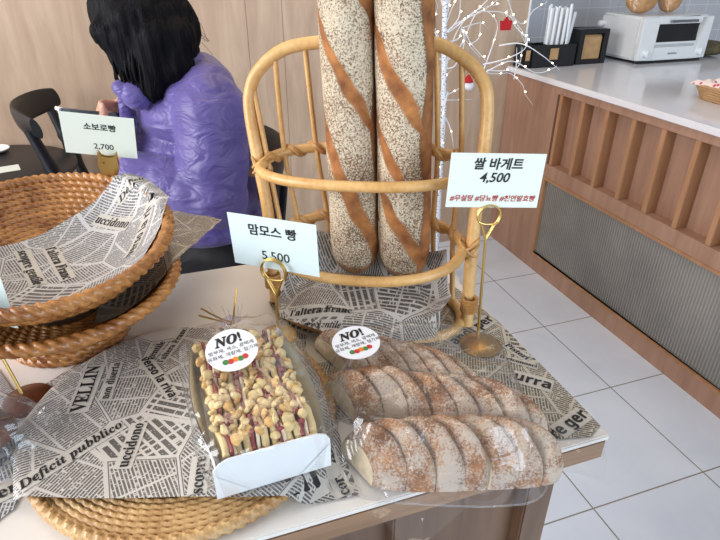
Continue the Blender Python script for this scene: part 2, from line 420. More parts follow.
gp.box((CX+.012, YE, .091), (CX+.018, 2.062, .462))
tag(build('glass_panel', gp, 'ribbed', sc_, smooth=False), 'grey ribbed glass panel')
ct = build('countertop', MB().box((CX-.012, YE, .8765), (2.95, 2.998, .9)), 'counter_top', bevel=.003)
tag(ct, 'glossy white stone worktop running along the wooden serving counter', 'countertop')

# ------------------------------------------------------------ toaster oven
TZ = .9
to = thing('toaster_oven', 'white boxy toaster oven with dark window and two round knobs on the worktop', 'toaster', (2.42, 2.44, TZ))
X0, X1, Y0, Y1, Z0, Z1 = 2.205, 2.635, 2.302, 2.60, TZ+.014, TZ+.212
build('body', MB().box((X0, Y0+.02, Z0), (X1, Y1, Z1)), 'white_metal', to, bevel=.012, bseg=3)
f_ = MB(); wx0, wx1, wz0, wz1 = X0+.095, X1-.075, Z0+.083, Z0+.165
f_.box((X0+.002, Y0, Z0+.003), (wx0, Y0+.02, Z1-.004)); f_.box((wx1, Y0, Z0+.003), (X1-.002, Y0+.02, Z1-.004))
f_.box((wx0, Y0, Z0+.003), (wx1, Y0+.02, wz0)); f_.box((wx0, Y0, wz1), (wx1, Y0+.02, Z1-.004))
dr = build('door', f_, 'white_metal', to, bevel=.003)
build('window_pane', MB().box((wx0-.005, Y0+.012, wz0-.005), (wx1+.005, Y0+.019, wz1+.005)), 'dark_glass', dr, smooth=False)
hb = MB().tube([(X0+.15, Y0-.016, Z0+.178), (X1-.12, Y0-.016, Z0+.178)], .006, 12)
hb.tube([(X0+.16, Y0-.016, Z0+.178), (X0+.16, Y0+.002, Z0+.178)], .004, 8).tube([(X1-.13, Y0-.016, Z0+.178), (X1-.13, Y0+.002, Z0+.178)], .004, 8)
build('handle', hb, 'silver', dr)
for kx in (X0+.045, X1-.05):
    kb = MB().tube([(kx, Y0, Z0+.035), (kx, Y0-.016, Z0+.035), (kx, Y0-.018, Z0+.035)], [.017, .016, .013], 24)
    kb.box((kx-.002, Y0-.021, Z0+.022), (kx+.002, Y0-.016, Z0+.05))
    build('knob', kb, 'white_plastic', to)
lg = MB(); text_on(lg, 'BALMUDA', .012, lambda x, y_: (X0+.215+x, Y0-.0006, Z0+.03+y_), 0, .0003)
build('logo', lg, 'silver', to, smooth=False)
gr_ = MB()
for i in range(3): gr_.box((X0+.09, Y0-.0012, Z0+.062+i*.005), (X1-.09, Y0+.001, Z0+.0635+i*.005))
build('seam', gr_, 'silver', to, smooth=False)
for lx in (X0+.03, X1-.03):
    for ly in (Y0+.03, Y1-.03):
        build('foot', MB().lathe([(.014, 0), (.014, .0145)], (lx, ly, TZ), 16), 'black_plastic', to)
build('crumb_tray', MB().box((X0+.02, Y0+.006, TZ+.004), (X1-.02, Y1-.02, TZ+.013)), 'black_plastic', to)
build('side_knob', MB().tube([(X0, Y1-.03, Z0+.15), (X0-.03, Y1-.03, Z0+.15), (X0-.034, Y1-.03, Z0+.15)], [.012, .014, .01], 18), 'white_plastic', to)
cd = MB().tube(bez([(X1, Y1-.02, TZ+.02), (X1+.05, Y1-.06, TZ+.004), (X1+.12, Y1-.12, TZ+.004), (X1+.2, Y1+.02, TZ+.004)], 8), .0035, 8)
build('power_cord', cd, 'black_plastic', to)
# bags on top of the oven
build_z = Z1
def bread_bag_small(cx, cy, w, label):
    t = thing('bread_bag', label, 'bag of bread', (cx, cy, Z1), 'bagged breads on the toaster oven')
    lf = MB().ell((cx, cy, Z1+.062), (w*.44, .055, .058), 20, 12, jit=.03); build('loaf', lf, 'golden', t)
    fm = MB()
    def fn(u, v):
        a = 2*pi*u; z = v; s_ = (1+.06*sin(5*a+9*z))*(1-.6*max(0, (z-.72)/.28)) if z > .0 else 1
        rx = w*.52*s_; ry = .062*s_
        sx = abs(cos(a))**.55*(1 if cos(a) > 0 else -1); sy = abs(sin(a))**.55*(1 if sin(a) > 0 else -1)
        return (cx+rx*sx, cy+ry*sy, Z1+.0015+z*.165)
    fm.grid(40, 14, fn, closed_u=True); build('film', fm, 'film', t)
    tie = MB().tube([(cx-w*.2, cy-.012, Z1+.158), (cx+w*.2, cy-.012, Z1+.158)], .003, 8); build('twist_tie', tie, 'gold', t)
bread_bag_small(2.29, 2.44, .19, 'clear bag of golden bread on the oven, the left and wider one')
bread_bag_small(2.465, 2.44, .125, 'clear bag of golden bread on the oven, the right and narrower one')

# ------------------------------------------------------------ condiment caddy, straws, napkin box
ca = thing('cutlery_caddy', 'low black caddy holding white paper sleeves at the end of the worktop', 'caddy', (1.78, 2.42, TZ))
def tray_box(mb, lo, hi, th, hs=None, mi=0):
    x0, y0, z0 = lo; x1, y1, z1 = hi
    mb.box((x0, y0, z0), (x1, y1, z0+th), mi)
    mb.box((x0, y0, z0+th), (x1, y0+th, z1), mi); mb.box((x0, y1-th, z0+th), (x1, y1, hs or z1), mi)
    mb.box((x0, y0+th, z0+th), (x0+th, y1-th, z1), mi); mb.box((x1-th, y0+th, z0+th), (x1, y1-th, z1), mi)
c1 = MB(); tray_box(c1, (1.66, 2.37, TZ+.001), (1.90, 2.47, TZ+.1), .006)
c1.box((1.74, 2.376, TZ+.007), (1.745, 2.464, TZ+.1))
build('compartment', c1, 'black_plastic', ca, bevel=.002)
c2 = MB(); tray_box(c2, (1.62, 2.376, TZ+.001), (1.658, 2.46, TZ+.105), .004); build('side_pocket', c2, 'black_plastic', ca, bevel=.002)
build('label_plate', MB().box((1.755, 2.3675, TZ+.035), (1.80, 2.3695, TZ+.085)), 'kraft', ca, smooth=False)
build('label_plate', MB().box((1.628, 2.3735, TZ+.035), (1.65, 2.3755, TZ+.08)), 'kraft', ca, smooth=False)
for i in range(14):
    x = 1.755+.0095*i; yy = 2.41+.02*(i % 3); tx = x+.0+random.uniform(-.006, .012)+(.035 if i == 13 else 0); ht = .262-random.uniform(0, .02)-(.03 if i == 13 else 0)
    d = Vector((tx-x, .004, ht)); s_ = MB(); q = Vector((x, yy, TZ+.008))
    s_.tube([q, q+d*.96, q+d], [.0085, .0085, .007], 8, flat=.5)
    tag(build('paper_sleeve', s_, 'white_plastic', None, origin=q), 'white paper utensil sleeve standing in the black caddy', 'utensil sleeve', 'white paper sleeves in the caddy')
nb = thing('napkin_dispenser', 'black upright napkin box with kraft napkins showing, beside the white oven', 'napkin box', (2.01, 2.44, TZ))
n1 = MB(); nx0, nx1, ny0, ny1, nz1 = 1.925, 2.098, 2.392, 2.50, TZ+.158
n1.box((nx0, ny0, TZ+.001), (nx0+.03, ny1, nz1)); n1.box((nx1-.03, ny0, TZ+.001), (nx1, ny1, nz1)); n1.box((nx0+.03, ny0, TZ+.001), (nx1-.03, ny1, TZ+.022)); n1.box((nx0+.03, ny0, nz1-.02), (nx1-.03, ny1, nz1)); n1.box((nx0+.03, ny1-.006, TZ+.022), (nx1-.03, ny1, nz1-.02))
build('casing', n1, 'black_plastic', nb, bevel=.002)
n2 = MB()
for i in range(16): n2.box((nx0+.034, ny0+.01+i*.005, TZ+.023), (nx1-.034, ny0+.0135+i*.005, nz1-.035+random.uniform(0, .01)))
tag(build('napkin_stack', n2, 'kraft', nb, smooth=False), kind='stuff')

# woven tray with floral cloth, and olive pouch at the right edge
wt = thing('bread_tray', 'small woven tray lined with pink floral cloth on the worktop edge', 'tray', (2.02, 1.62, TZ))
wm = MB()
for k in range(6):
    z = TZ+.006+k*.0085; g_ = 1+.03*k
    pts = []
    for i in range(160):
        a = 2*pi*i/160; sx = abs(cos(a))**.5*(1 if cos(a) > 0 else -1); sy = abs(sin(a))**.5*(1 if sin(a) > 0 else -1)
        pts.append((1.99+.11*g_*sx, 1.49+.155*g_*sy, z))
    wm.tube(pts, .0055, 7, closed=True, prof=lambda a, i, k=k: .8+.35*abs(cos(a-i*.55+k)))
wm.box((1.89, 1.35, TZ+.001), (2.09, 1.63, TZ+.006))
build('basketwork', wm, 'kraft', wt)
def flo(u, v):
    x = 1.99+(u-.5)*.25; y_ = 1.49+(v-.5)*.34; e = max(abs(u-.5), abs(v-.5))*2
    return (x, y_, TZ+.012+.05*min(1, max(0, (e-.55)/.3))+.006*sin(u*31)*e-.012*max(0, (e-.88)/.12))
build('cloth_liner', MB().grid(40, 40, flo), 'floral', wt)
ol = MB().ell((2.78, 2.42, TZ+.04), (.11, .08, .038), 20, 12, jit=.05)
tag(build('cloth_pouch', ol, 'olive'), 'olive brown cloth pouch lying behind the white oven', 'pouch')
# ------------------------------------------------------------ display table
TX0, TX1, TY0, TY1 = -.75, .391, .326, .827
dt = thing('display_table', 'wooden display cabinet table with a glossy white top carrying the bread', 'table', (-.2, .58, 0))
build('tabletop', MB().box((TX0, TY0, T-.007), (TX1, TY1, T)), 'white_top', dt, bevel=.0015)
build('top_edge', MB().box((TX0+.001, TY0+.001, T-.034), (TX1-.001, TY1-.001, T-.0072)), 'table_edge', dt, bevel=.002)
bb = MB(); bb.box((TX0+.04, TY0+.04, .04), (.32, TY1-.04, T-.0345)); build('cabinet_body', bb, 'table_wood', dt, smooth=False)
build('cabinet_base', MB().box((TX0+.06, TY0+.06, 0), (.30, TY1-.06, .04)), 'black', dt, smooth=False)
for px in (.338, .175, -.2, -.56):
    build('corner_post' if px > .3 else 'front_stile', MB().box((px-.018, TY0+.022, .02), (px+.018, TY0+.042, T-.0345)), 'table_wood', dt, bevel=.002)
build('side_panel', MB().box((.3202, TY0+.0425, .02), (.354, TY1-.03, T-.0345)), 'table_wood', dt, bevel=.002)

# ------------------------------------------------------------ flat wicker tray under the paper
TC = Vector((-.026, .492)); TR = .158
def rope_ring(mb, cx, cy, z, a, b_, r, th0, pitch=.014, seg=15, res=7, mi=0, amp=.62, lobes=1):
    C = pi*(3*(a+b_)-sqrt((3*a+b_)*(a+3*b_))); nt = max(6, int(round(C/pitch))); n = nt*res
    pts = [(cx+a*cos(t)*cos(th0)-b_*sin(t)*sin(th0), cy+a*cos(t)*sin(th0)+b_*sin(t)*cos(th0), z) for t in (2*pi*i/n for i in range(n))]
    # twist exactly nt half-turns so that the rope closes
    mb.tube(pts, r, seg, closed=True, mi=mi, prof=lambda q, i: .62+amp*abs(cos(1.5*q-pi*i/res))**.7)
wtm = MB(); rr = .012
while rr < TR-.008:
    rope_ring(wtm, TC.x, TC.y, T+.0062, rr, rr, .0034, 0, .0105, 8, 6); rr += .0062
rope_ring(wtm, TC.x, TC.y, T+.0072, TR-.004, TR-.004, .0050, 0, .011, 9, 6)
wtm.lathe([(TR-.01, .0015), (TR-.01, .0035)], (TC.x, TC.y, T), 48)
tag(build('wicker_tray', wtm, 'wicker_tray', autos=80), 'flat round tan wicker tray under the newsprint and the boxed sandwich', 'tray')

# ------------------------------------------------------------ nested wicker baskets
BC = (-.165, .722); BTH = rad(10)
def bowl(mb, a, b_, zb, zr, r, pitch=.0135, rimr=.0066, pw=3.0, smin=.12, c=BC):
    s_ = 1.0; first = True
    zf = lambda q: zb+(zr-zb)*q**pw
    while s_ > smin:
        rr_ = rimr if first else r
        rope_ring(mb, c[0], c[1], T+zf(s_), a*s_, b_*s_, rr_, BTH, pitch)
        # step by arc length
        acc = 0; st = (rimr+r)*.86 if first else r*1.72; q = s_
        while acc < st and q > 0:
            dq = .004; acc += sqrt((dq*(a+b_)/2)**2+(zf(q)-zf(q-dq))**2); q -= dq
        s_ = q; first = False
UA, UB = .146, .200
def zup(q): return .082+(.145-.082)*q**3
m1 = MB(); bowl(m1, UA, UB, .082, .145, .0052)
tag(build('bread_basket', m1, 'wicker', autos=80), 'upper oval orange-brown wicker basket lined with newsprint, resting in another basket', 'basket')
LC = (-.155, .692)
lb = thing('footed_basket', 'lower oval wicker basket on a coiled round foot, under the lined basket', 'basket', (BC[0], BC[1], T))
m2 = MB(); LA, LB = .137, .152; bowl(m2, LA, LB, .046, .092, .0050, smin=.3, c=LC); build('bowl', m2, 'wicker', lb, autos=80)
m3 = MB()
for k in range(6):
    rope_ring(m3, -.160, .702, T+.0055+k*.0078, .066-.0016*k+(.002 if k == 0 else 0), .066-.0016*k, .0052, 0, .0125)
build('foot_ring', m3, 'wicker', lb, autos=80)

# ------------------------------------------------------------ printed sheets
def sheet(name, poly, zfn, mats, label, res=.006, uvrot=0, uvoff=(0, 0), words=(), group=None, thick=.0004):
    """poly: convex outline in x,y; zfn(x,y)->height; words: (text,size,x,y,angle_deg,style)"""
    bm = bmesh.new(); xs = [p[0] for p in poly]; ys = [p[1] for p in poly]
    x0, x1, y0, y1 = min(xs), max(xs), min(ys), max(ys); nx = max(2, int((x1-x0)/res)); ny = max(2, int((y1-y0)/res))
    g = [[bm.verts.new((x0+(x1-x0)*i/nx, y0+(y1-y0)*j/ny, 0)) for j in range(ny+1)] for i in range(nx+1)]
    for i in range(nx):
        for j in range(ny): bm.faces.new((g[i][j], g[i+1][j], g[i+1][j+1], g[i][j+1]))
    A = sum(poly[i][0]*poly[(i+1) % len(poly)][1]-poly[(i+1) % len(poly)][0]*poly[i][1] for i in range(len(poly)))
    P = poly if A > 0 else poly[::-1]
    for i in range(len(P)):
        a = Vector((*P[i], 0)); c = Vector((*P[(i+1) % len(P)], 0)); d = c-a
        bmesh.ops.bisect_plane(bm, geom=bm.verts[:]+bm.edges[:]+bm.faces[:], plane_co=a, plane_no=(d.y, -d.x, 0), clear_outer=True)
    me = bpy.data.meshes.new(name); bm.to_mesh(me); bm.free()
    V = [(v.co.x, v.co.y) for v in me.vertices]; F = [tuple(p.vertices) for p in me.polygons]; bpy.data.meshes.remove(me)
    mb = MB(); mb.add([(x, y, zfn(x, y)) for x, y in V], F, 0)
    nb_ = len(V)
    # ink words lie on the sheet, clear of it by a hair
    xy = list(V)
    for (t, size, wx, wy, an, st) in words:
        ca_, sa_ = cos(rad(an)), sin(rad(an)); tv, tf = text2d(serif(t, st), size, size*.012, 'CENTER', 2)
        if not tv: continue
        def inside(q): return all((P[(i+1) % len(P)][0]-P[i][0])*(q[1]-P[i][1])-(P[(i+1) % len(P)][1]-P[i][1])*(q[0]-P[i][0]) > 0 for i in range(len(P)))
        tv = [(q_[0]*.8, q_[1]*.8) for q_ in tv]; size = size*.8
        w_ = max(v[0] for v in tv)+size*.1; h_ = size*.55; pv = []; n_ = 40
        for i in range(n_+1):
            for sgn in (-1, 1):
                q = (-w_+2*w_*i/n_, sgn*h_); X = wx+q[0]*ca_-q[1]*sa_; Y = wy+q[0]*sa_+q[1]*ca_; pv.append((X, Y))
        ok = [inside(q) for q in pv]; mb.add([(x, y, zfn(x, y)+.0006) for x, y in pv], [(2*i, 2*i+2, 2*i+3, 2*i+1) for i in range(n_) if ok[2*i] and ok[2*i+2] and ok[2*i+3] and ok[2*i+1]], 1); xy += pv
        pv = [(wx+v[0]*ca_-v[1]*sa_, wy+v[0]*sa_+v[1]*ca_) for v in tv]
        ok = [inside(q) for q in pv]; mb.add([(x, y, zfn(x, y)+.0012) for x, y in pv], [f for f in tf if all(ok[i] for i in f)], 2); xy += pv
    ob = build(name, mb, [mats, 'blankpaper', 'ink'], smooth=True, weld=False, autos=60)
    me = ob.data; uvl = me.uv_layers.new(name='UVMap'); cr, sr = cos(uvrot), sin(uvrot)
    idx = np.zeros(len(me.loops), int); me.loops.foreach_get('vertex_index', idx)
    co = np.zeros(len(me.vertices)*3); me.vertices.foreach_get('co', co); co = co.reshape(-1, 3)
    ox, oy = ob.location.x, ob.location.y
    U = np.stack([(co[:, 0]+ox)*cr-(co[:, 1]+oy)*sr+uvoff[0]+5, (co[:, 0]+ox)*sr+(co[:, 1]+oy)*cr+uvoff[1]+5], 1)[idx]
    uvl.data.foreach_set('uv', U.ravel())
    return tag(ob, label, 'paper sheet', group)
MT['blankpaper'] = simple('blank_newsprint', (196, 190, 180), .45, var=.03)
def wr(x, y, amp=.0012, s=38, seed=0): return amp*(1+vnoise(x, y, s, seed))
def z_tray(x, y):
    d = sqrt((x-TC.x)**2+(y-TC.y)**2); k = min(1, max(0, (TR+.022-d)/.02)); k = k*k*(3-2*k)
    return T+.0012+.0145*k+wr(x, y, .0010, 40, 1)
# far-left sheet, laid flat on the table
sheet('newsprint_sheet', [(-.42, .60), (-.24, .655), (-.165, .50), (-.185, .425), (-.26, .36), (-.42, .36)], lambda x, y: T+.0008+wr(x, y, .0006, 30, 4), 'news_b',
      'loose newsprint sheet at the left table edge below the footed basket', uvrot=.4, uvoff=(.3, .1),
      words=[("l'altera", .026, -.205, .445, 22, 'bs'), ('scopre', .020, -.208, .490, 24, 'bi'), ('uccidono', .024, -.27, .39, 25, 'bs')])
sheet('newsprint_sheet', [(-.205, .585), (-.085, .685), (.04, .625), (.105, .60), (.120, .50), (.118, .408), (.118, .338), (.005, .348), (-.13, .405), (-.183, .422)], z_tray, 'news',
      'large wrinkled newsprint sheet spread over the round wicker tray', uvrot=1.0, words=[
          ('uccidono', .019, -.082, .455, 75, 'bs'), ('verso la riva', .018, -.054, .555, -70, 'bf'), ('Deficit pubblico', .020, -.135, .462, 32, 'bi'),
          ('VELLIN', .026, -.130, .560, 80, 'bs'), ('non diserta', .016, -.105, .565, 80, 'bs'), ('gentile', .016, -.055, .608, 62, 'bs'), ("l'altera Franc", .015, -.035, .612, 62, 'bs'),
          ('in', .044, .068, .362, 18, 'bf'), ('cordial', .020, .102, .365, 95, 'bs'), ('scopre', .020, -.022, .395, 80, 'bs')])
def z_right(x, y): return T+.0006+wr(x, y, .0007, 30, 6)
sheet('newsprint_sheet', [(.10, .70), (.20, .79), (.375, .66), (.390, .55), (.390, .340), (.37, .330), (.20, .365), (.125, .44)], z_right, 'news_warm',
      'newsprint sheet under the baguette rack reaching the right table edge', uvrot=.5, uvoff=(.6, 0), words=[
          ('urra', .026, .362, .425, -45, 'bf'), ('re ger', .024, .358, .352, 18, 'bf'), ('andi per', .026, .345, .540, 25, 'bf'), ('Pistori', .016, .376, .48, -75, 'bs'), ('Il riconosci', .012, .366, .462, -45, 'bs'),
          ('cordial', .016, .155, .39, 95, 'bs')])
# sheet inside the upper basket
def bowl_q(x, y, a=UA, b_=UB, c=BC):
    dx, dy = x-c[0], y-c[1]; u = (dx*cos(BTH)+dy*sin(BTH))/a; v = (-dx*sin(BTH)+dy*cos(BTH))/b_; return sqrt(u*u+v*v)
def z_in(x, y):
    q = bowl_q(x, y)
    sl = .063*3*min(q, 1)**2/.165; z = zup(min(q, 1))+.0085*sqrt(1+sl*sl)
    if q > .955: z = zup(1)+.0105 if q < 1.06 else zup(1)+.0105-(q-1.06)*.05
    return T+z+.0012*vnoise(x, y, 42, 3)
sheet('newsprint_liner', [(-.30, .77), (-.245, .812), (-.155, .845), (-.072, .905), (-.035, .84), (-.012, .76), (-.022, .70), (-.06, .62), (-.14, .545), (-.25, .56), (-.30, .64)], z_in, 'news_b',
      'newsprint sheet lining the upper wicker basket', uvrot=.8, uvoff=(.43, .12), words=[
          ('uccidono', .022, -.093, .800, -48, 'bs'), ('Deficit', .019, -.062, .838, 18, 'bi'), ('verso la riva', .020, -.052, .735, 68, 'bf'), ("l'altera Franc", .022, -.160, .735, -72, 'bs'),
          ('scopre gentile', .022, -.192, .730, -72, 'bs')])
def z_mid(x, y):
    q = bowl_q(x, y, LA, LB, LC)
    if q < 1.0: return T+min(.100, .046+.046*q**3+.012)
    return T+.101-(q-1)*.028+.0025*vnoise(x, y, 50, 8)*min(1, (q-1)*6)
sheet('newsprint_liner', [(-.11, .925), (-.02, .905), (.062, .838), (.005, .72), (-.022, .660), (-.085, .600), (-.115, .61)], z_mid, 'news_warm',
      'newsprint sheet wedged between the two wicker baskets, corner poking out right', uvrot=.1, uvoff=(.9, .45))

# ------------------------------------------------------------ rattan baguette rack
RA = Vector((.110, .694, T)); RU = Vector((.848, -.529, 0)).normalized(); RN = Vector((-.529, -.848, 0)).normalized()
def rk(a, p, z): return RA+RU*a+RN*p+Vector((0, 0, z))
rack = thing('baguette_rack', 'pale rattan hoop rack holding two upright baguettes', 'rack', rk(.144, 0, 0))
arch = bez([rk(0, 0, .004), rk(-.013, -.029, .125), rk(-.028, -.045, .198), rk(-.040, -.060, .255), rk(-.040, -.066, .283), rk(-.029, -.071, .308), rk(.001, -.077, .333), rk(.041, -.079, .344), rk(.115, -.080, .350),
            rk(.192, -.080, .349), rk(.229, -.077, .336), rk(.256, -.072, .314), rk(.267, -.066, .288), rk(.270, -.053, .231), rk(.268, -.027, .119), rk(.273, -.001, .004)], 10)
build('arch', MB().tube(arch, .0082, 14), 'rattan', rack)
def ring(a0, a1, pc, pf, pb, zL, zR, zF, zB):
    pts = []
    for i in range(96):
        t = 2*pi*i/96; c_ = cos(t); s_ = sin(t)
        x = (a0+a1)/2-(a1-a0)/2*(abs(c_)**.85*(1 if c_ > 0 else -1)); p = pc+(pf-pc if s_ > 0 else pc-pb)*(1 if s_ > 0 else -1)*abs(s_)**.9
        k = (x-a0)/(a1-a0); z = zL+(zR-zL)*k+((zF if s_ > 0 else zB)-(zL+zR)/2)*abs(s_)
        pts.append(rk(x, p, z))
    return pts
mr = ring(-.018, .258, -.040, .040, -.093, .196, .208, .204, .213)
lr = ring(.002, .256, -.018, .062, -.088, .096, .107, .090, .116)
br = ring(.008, .264, -.005, .060, -.088, .0080, .0080, .0080, .0080)
build('middle_ring', MB().tube(mr, .0068, 12, closed=True), 'rattan', rack)
build('lower_ring', MB().tube(lr, .0068, 12, closed=True), 'rattan', rack)
build('base_ring', MB().tube(br, .0068, 12, closed=True), 'rattan', rack)
def wrap(path, r, turns, w=.005, flat=.3):
    # flat cane wound round a path
    n = len(path); mb = MB(); N_ = max(24, int(turns*14)); pts = []
    P = [Vector(p) for p in path]
    L = [0]
    for i in range(1, n): L.append(L[-1]+(P[i]-P[i-1]).length)
    def at_(s_):
        s_ *= L[-1]
        for i in range(1, n):
            if L[i] >= s_-1e-9: k = (s_-L[i-1])/max(1e-9, L[i]-L[i-1]); return P[i-1].lerp(P[i], k), (P[i]-P[i-1]).normalized()
        return P[-1], (P[-1]-P[-2]).normalized()
    for i in range(N_+1):
        p, t_ = at_(i/N_); u_ = Vector((0, 0, 1)) if abs(t_.z) < .8 else RN; u_ = (u_-t_*u_.dot(t_)).normalized(); v_ = t_.cross(u_); a = 2*pi*turns*i/N_
        pts.append(p+(u_*cos(a)+v_*sin(a))*r)
    mb.tube(pts, w*.5, 7); return mb
# the backs of the rings are bound with wide cane
for rg in (mr, lr): build('cane_binding', wrap(rg[50:94], .0062, 9, .0095), 'rattan_wrap', rack)
for (a_, p_, z_) in ((-.0265, -.045, .194), (.269, -.049, .210), (-.0075, -.022, .096), (.2675, -.025, .108)):
    j = MB(); c = rk(a_, p_, z_)
    for q in range(3):
        pts = []
        for i in range(28):
            t = 2*pi*i/28; pts.append(c+RU*(.0125*cos(t)+(.004 if a_ < .1 else -.004))+RN*(.0125*sin(t))+Vector((0, 0, (.010*cos(t)*(1 if q != 1 else -1)+(q-1)*.004))))
        j.tube(pts, .0021, 6, closed=True)
    build('joint_binding', j, 'rattan_wrap', rack)
for (a_, q) in ((.273, .018), (-.002, .018)):
    j = MB()
    for i in range(5):
        c = rk(a_, 0, q+.012+i*.0042); j.tube([c+RU*.0096*cos(t)+RN*.0096*sin(t) for t in (2*pi*k/20 for k in range(20))], .0022, 6, closed=True)
    build('foot_binding', j, 'rattan_wrap', rack)
# spindles from the arch down the back to the base ring
for (at_, pt_, zt, f_) in ((-.036, -.068, .294, .07), (-.005, -.074, .322, .19), (.035, -.078, .337, .33), (.200, -.080, .345, .70), (.232, -.076, .331, .83)):
    idx = int(round(96*(1-f_/2))) % 96
    q1 = mr[idx]; q2 = lr[idx]; q3 = br[idx]
    build('spindle', MB().tube(bez([rk(at_, pt_, zt), q1+RN*.003, q2+RN*.003, q3], 8), .0036, 9), 'rattan', rack)
build('base_mat', MB().tube([rk(.135, -.016, .0022), rk(.135, -.016, .034)], [.058, .052], 40), 'rattan_wrap', rack)

# sheet inside the rack
def z_rack(x, y):
    d = Vector((x, y, T))-RA; a_ = d.dot(RU)-.137; p = d.dot(RN)
    q = sqrt((a_/.132)**2+(p/(.094 if p > 0 else .08))**2); back = max(0, min(1, (-p+.015)/.06)); side = max(0, min(1, (a_-.055)/.05))
    k = max(0, min(1.35, (q-.62)/.42)); w_ = max(back, side*.45*(1 if p < .045 else 0)); 
    fl_ = max(0, min(1, (q-.5)/.5)); fl_ = fl_*fl_*(3-2*fl_)
    return T+.041-.019*fl_+.0022*(vnoise(x, y, 45, 2))+.105*k*k*(3-2*min(k, 1))*w_*.8+.004*vnoise(x, y, 70, 9)*w_
def rp(a, p): v = rk(a, p, 0); return (v.x, v.y)
sheet('newsprint_liner', [rp(.03, .062), rp(.10, .084), rp(.18, .085), rp(.235, .064), rp(.250, -.0), rp(.235, -.045), rp(.17, -.071), rp(.09, -.071), rp(.028, -.045), rp(.012, .02)], z_rack, 'news',
      'newsprint sheet inside the rattan rack beneath the baguettes', res=.004, uvrot=.2, uvoff=(.2, .8), words=[
          ("l'altera Franc", .018, *rp(.085, .055), -30, 'bs'), ('scopre gentile', .015, *rp(.085, .074), -32, 'bi'), ('in', .03, *rp(.045, -.036), 10, 'bf')])

# ------------------------------------------------------------ baguettes
def baguette(b0, b1, R, slashes, label, seed, brown):
    """b0 bottom, b1 top; slashes: (theta centre facing camera=0, z, half length, slope)"""
    b0 = Vector(b0); b1 = Vector(b1); ax = (b1-b0).normalized(); L = (b1-b0).length
    toc = Vector((-b0.x, -b0.y, 0)); toc = (toc-ax*toc.dot(ax)).normalized(); sd = ax.cross(toc)   # sd points to the right of the view
    nu, nv = 150, 460; V = []; S = []; Fl = []
    for i in range(nu):
        th = 2*pi*i/nu-pi
        for j in range(nv):
            t = j/(nv-1); z = t*L
            e0 = min(1, z/.05); e1 = min(1, (L-z)/.09)
            r = R*(sqrt(max(0, 1-(1-e0)**2.2))*.98+.02)*(sqrt(max(0, 1-(1-e1)**2))*.98+.02)
            r *= 1+.025*vnoise(th*1.2, z*16, 1, seed)+.012*vnoise(th*4, z*60, 1, seed+3)
            s_ = 0
            for (tc, zc, hl, sl, wd) in slashes:
                u_ = (z-zc)/hl
                if abs(u_) < 1:
                    dth = (th-(tc+sl*(z-zc)+.10*vnoise(z*70, th*2, 1, seed))+pi) % (2*pi)-pi
                    w_ = wd*sqrt(1-u_*u_)*(1+.30*vnoise(z*55, th*3, 1, seed+2))+.02; k = dth/w_
                    m_ = max(0, min(1, (1.12-abs(k))/.22)); s_ = max(s_, m_)
                    if abs(k) < 1.5:
                        r += R*(-.045*math.exp(-(k/.7)**2)+.055*math.exp(-((k-1.05)/.22)**2))*(1-u_*u_)
            f = 1.0-max(0, min(1, (th-brown+.12*sin(z*40))/.22))*1.0
            if th < -2.2: f = 0
            f *= min(1, max(0, (z+.004)/.03))
            V.append(b0+ax*z+(toc*cos(th)+sd*sin(th))*r); S.append(min(1, s_+(1-f)*.9)); Fl.append(f)
    F = [(i*nv+j, ((i+1) % nu)*nv+j, ((i+1) % nu)*nv+j+1, i*nv+j+1) for i in range(nu) for j in range(nv-1)]
    mb = MB(); mb.add(V, F); mb.add([b0], []); 
    n0 = len(V); V2 = [tuple(b0-ax*.0)]
    # close the two ends
    mb.f += [tuple(i*nv for i in range(nu)), tuple(i*nv+nv-1 for i in range(nu))[::-1]]; mb.mi += [0, 0]
    ob = build('baguette', mb, 'baguette', weld=False, attrs={'slash': S+[0], 'flour': Fl+[0]}, autos=75, origin=b0)
    return tag(ob, label, 'bread', 'upright baguettes in the rattan rack')
baguette((.222, .661, T+.050), (.206, .672, T+.60), .0325, [(-.30, .135, .085, -14, .34), (-.25, .272, .075, -17, .26), (.05, .385, .075, -17, .30), (.6, .50, .06, -16, .3), (.75, .06, .05, -14, .3), (-1.2, .20, .03, -9, .3)],
         'left of the two floured baguettes standing in the rattan rack', 1, .92)
baguette((.281, .626, T+.050), (.260, .634, T+.59), .0335, [(-.15, .085, .075, -17, .30), (-.75, .19, .05, -16, .26), (-.35, .27, .07, -17, .28), (.15, .40, .06, -16, .34), (.3, .52, .06, -16, .3)],
         'right of the two floured baguettes standing in the rattan rack', 5, .66)

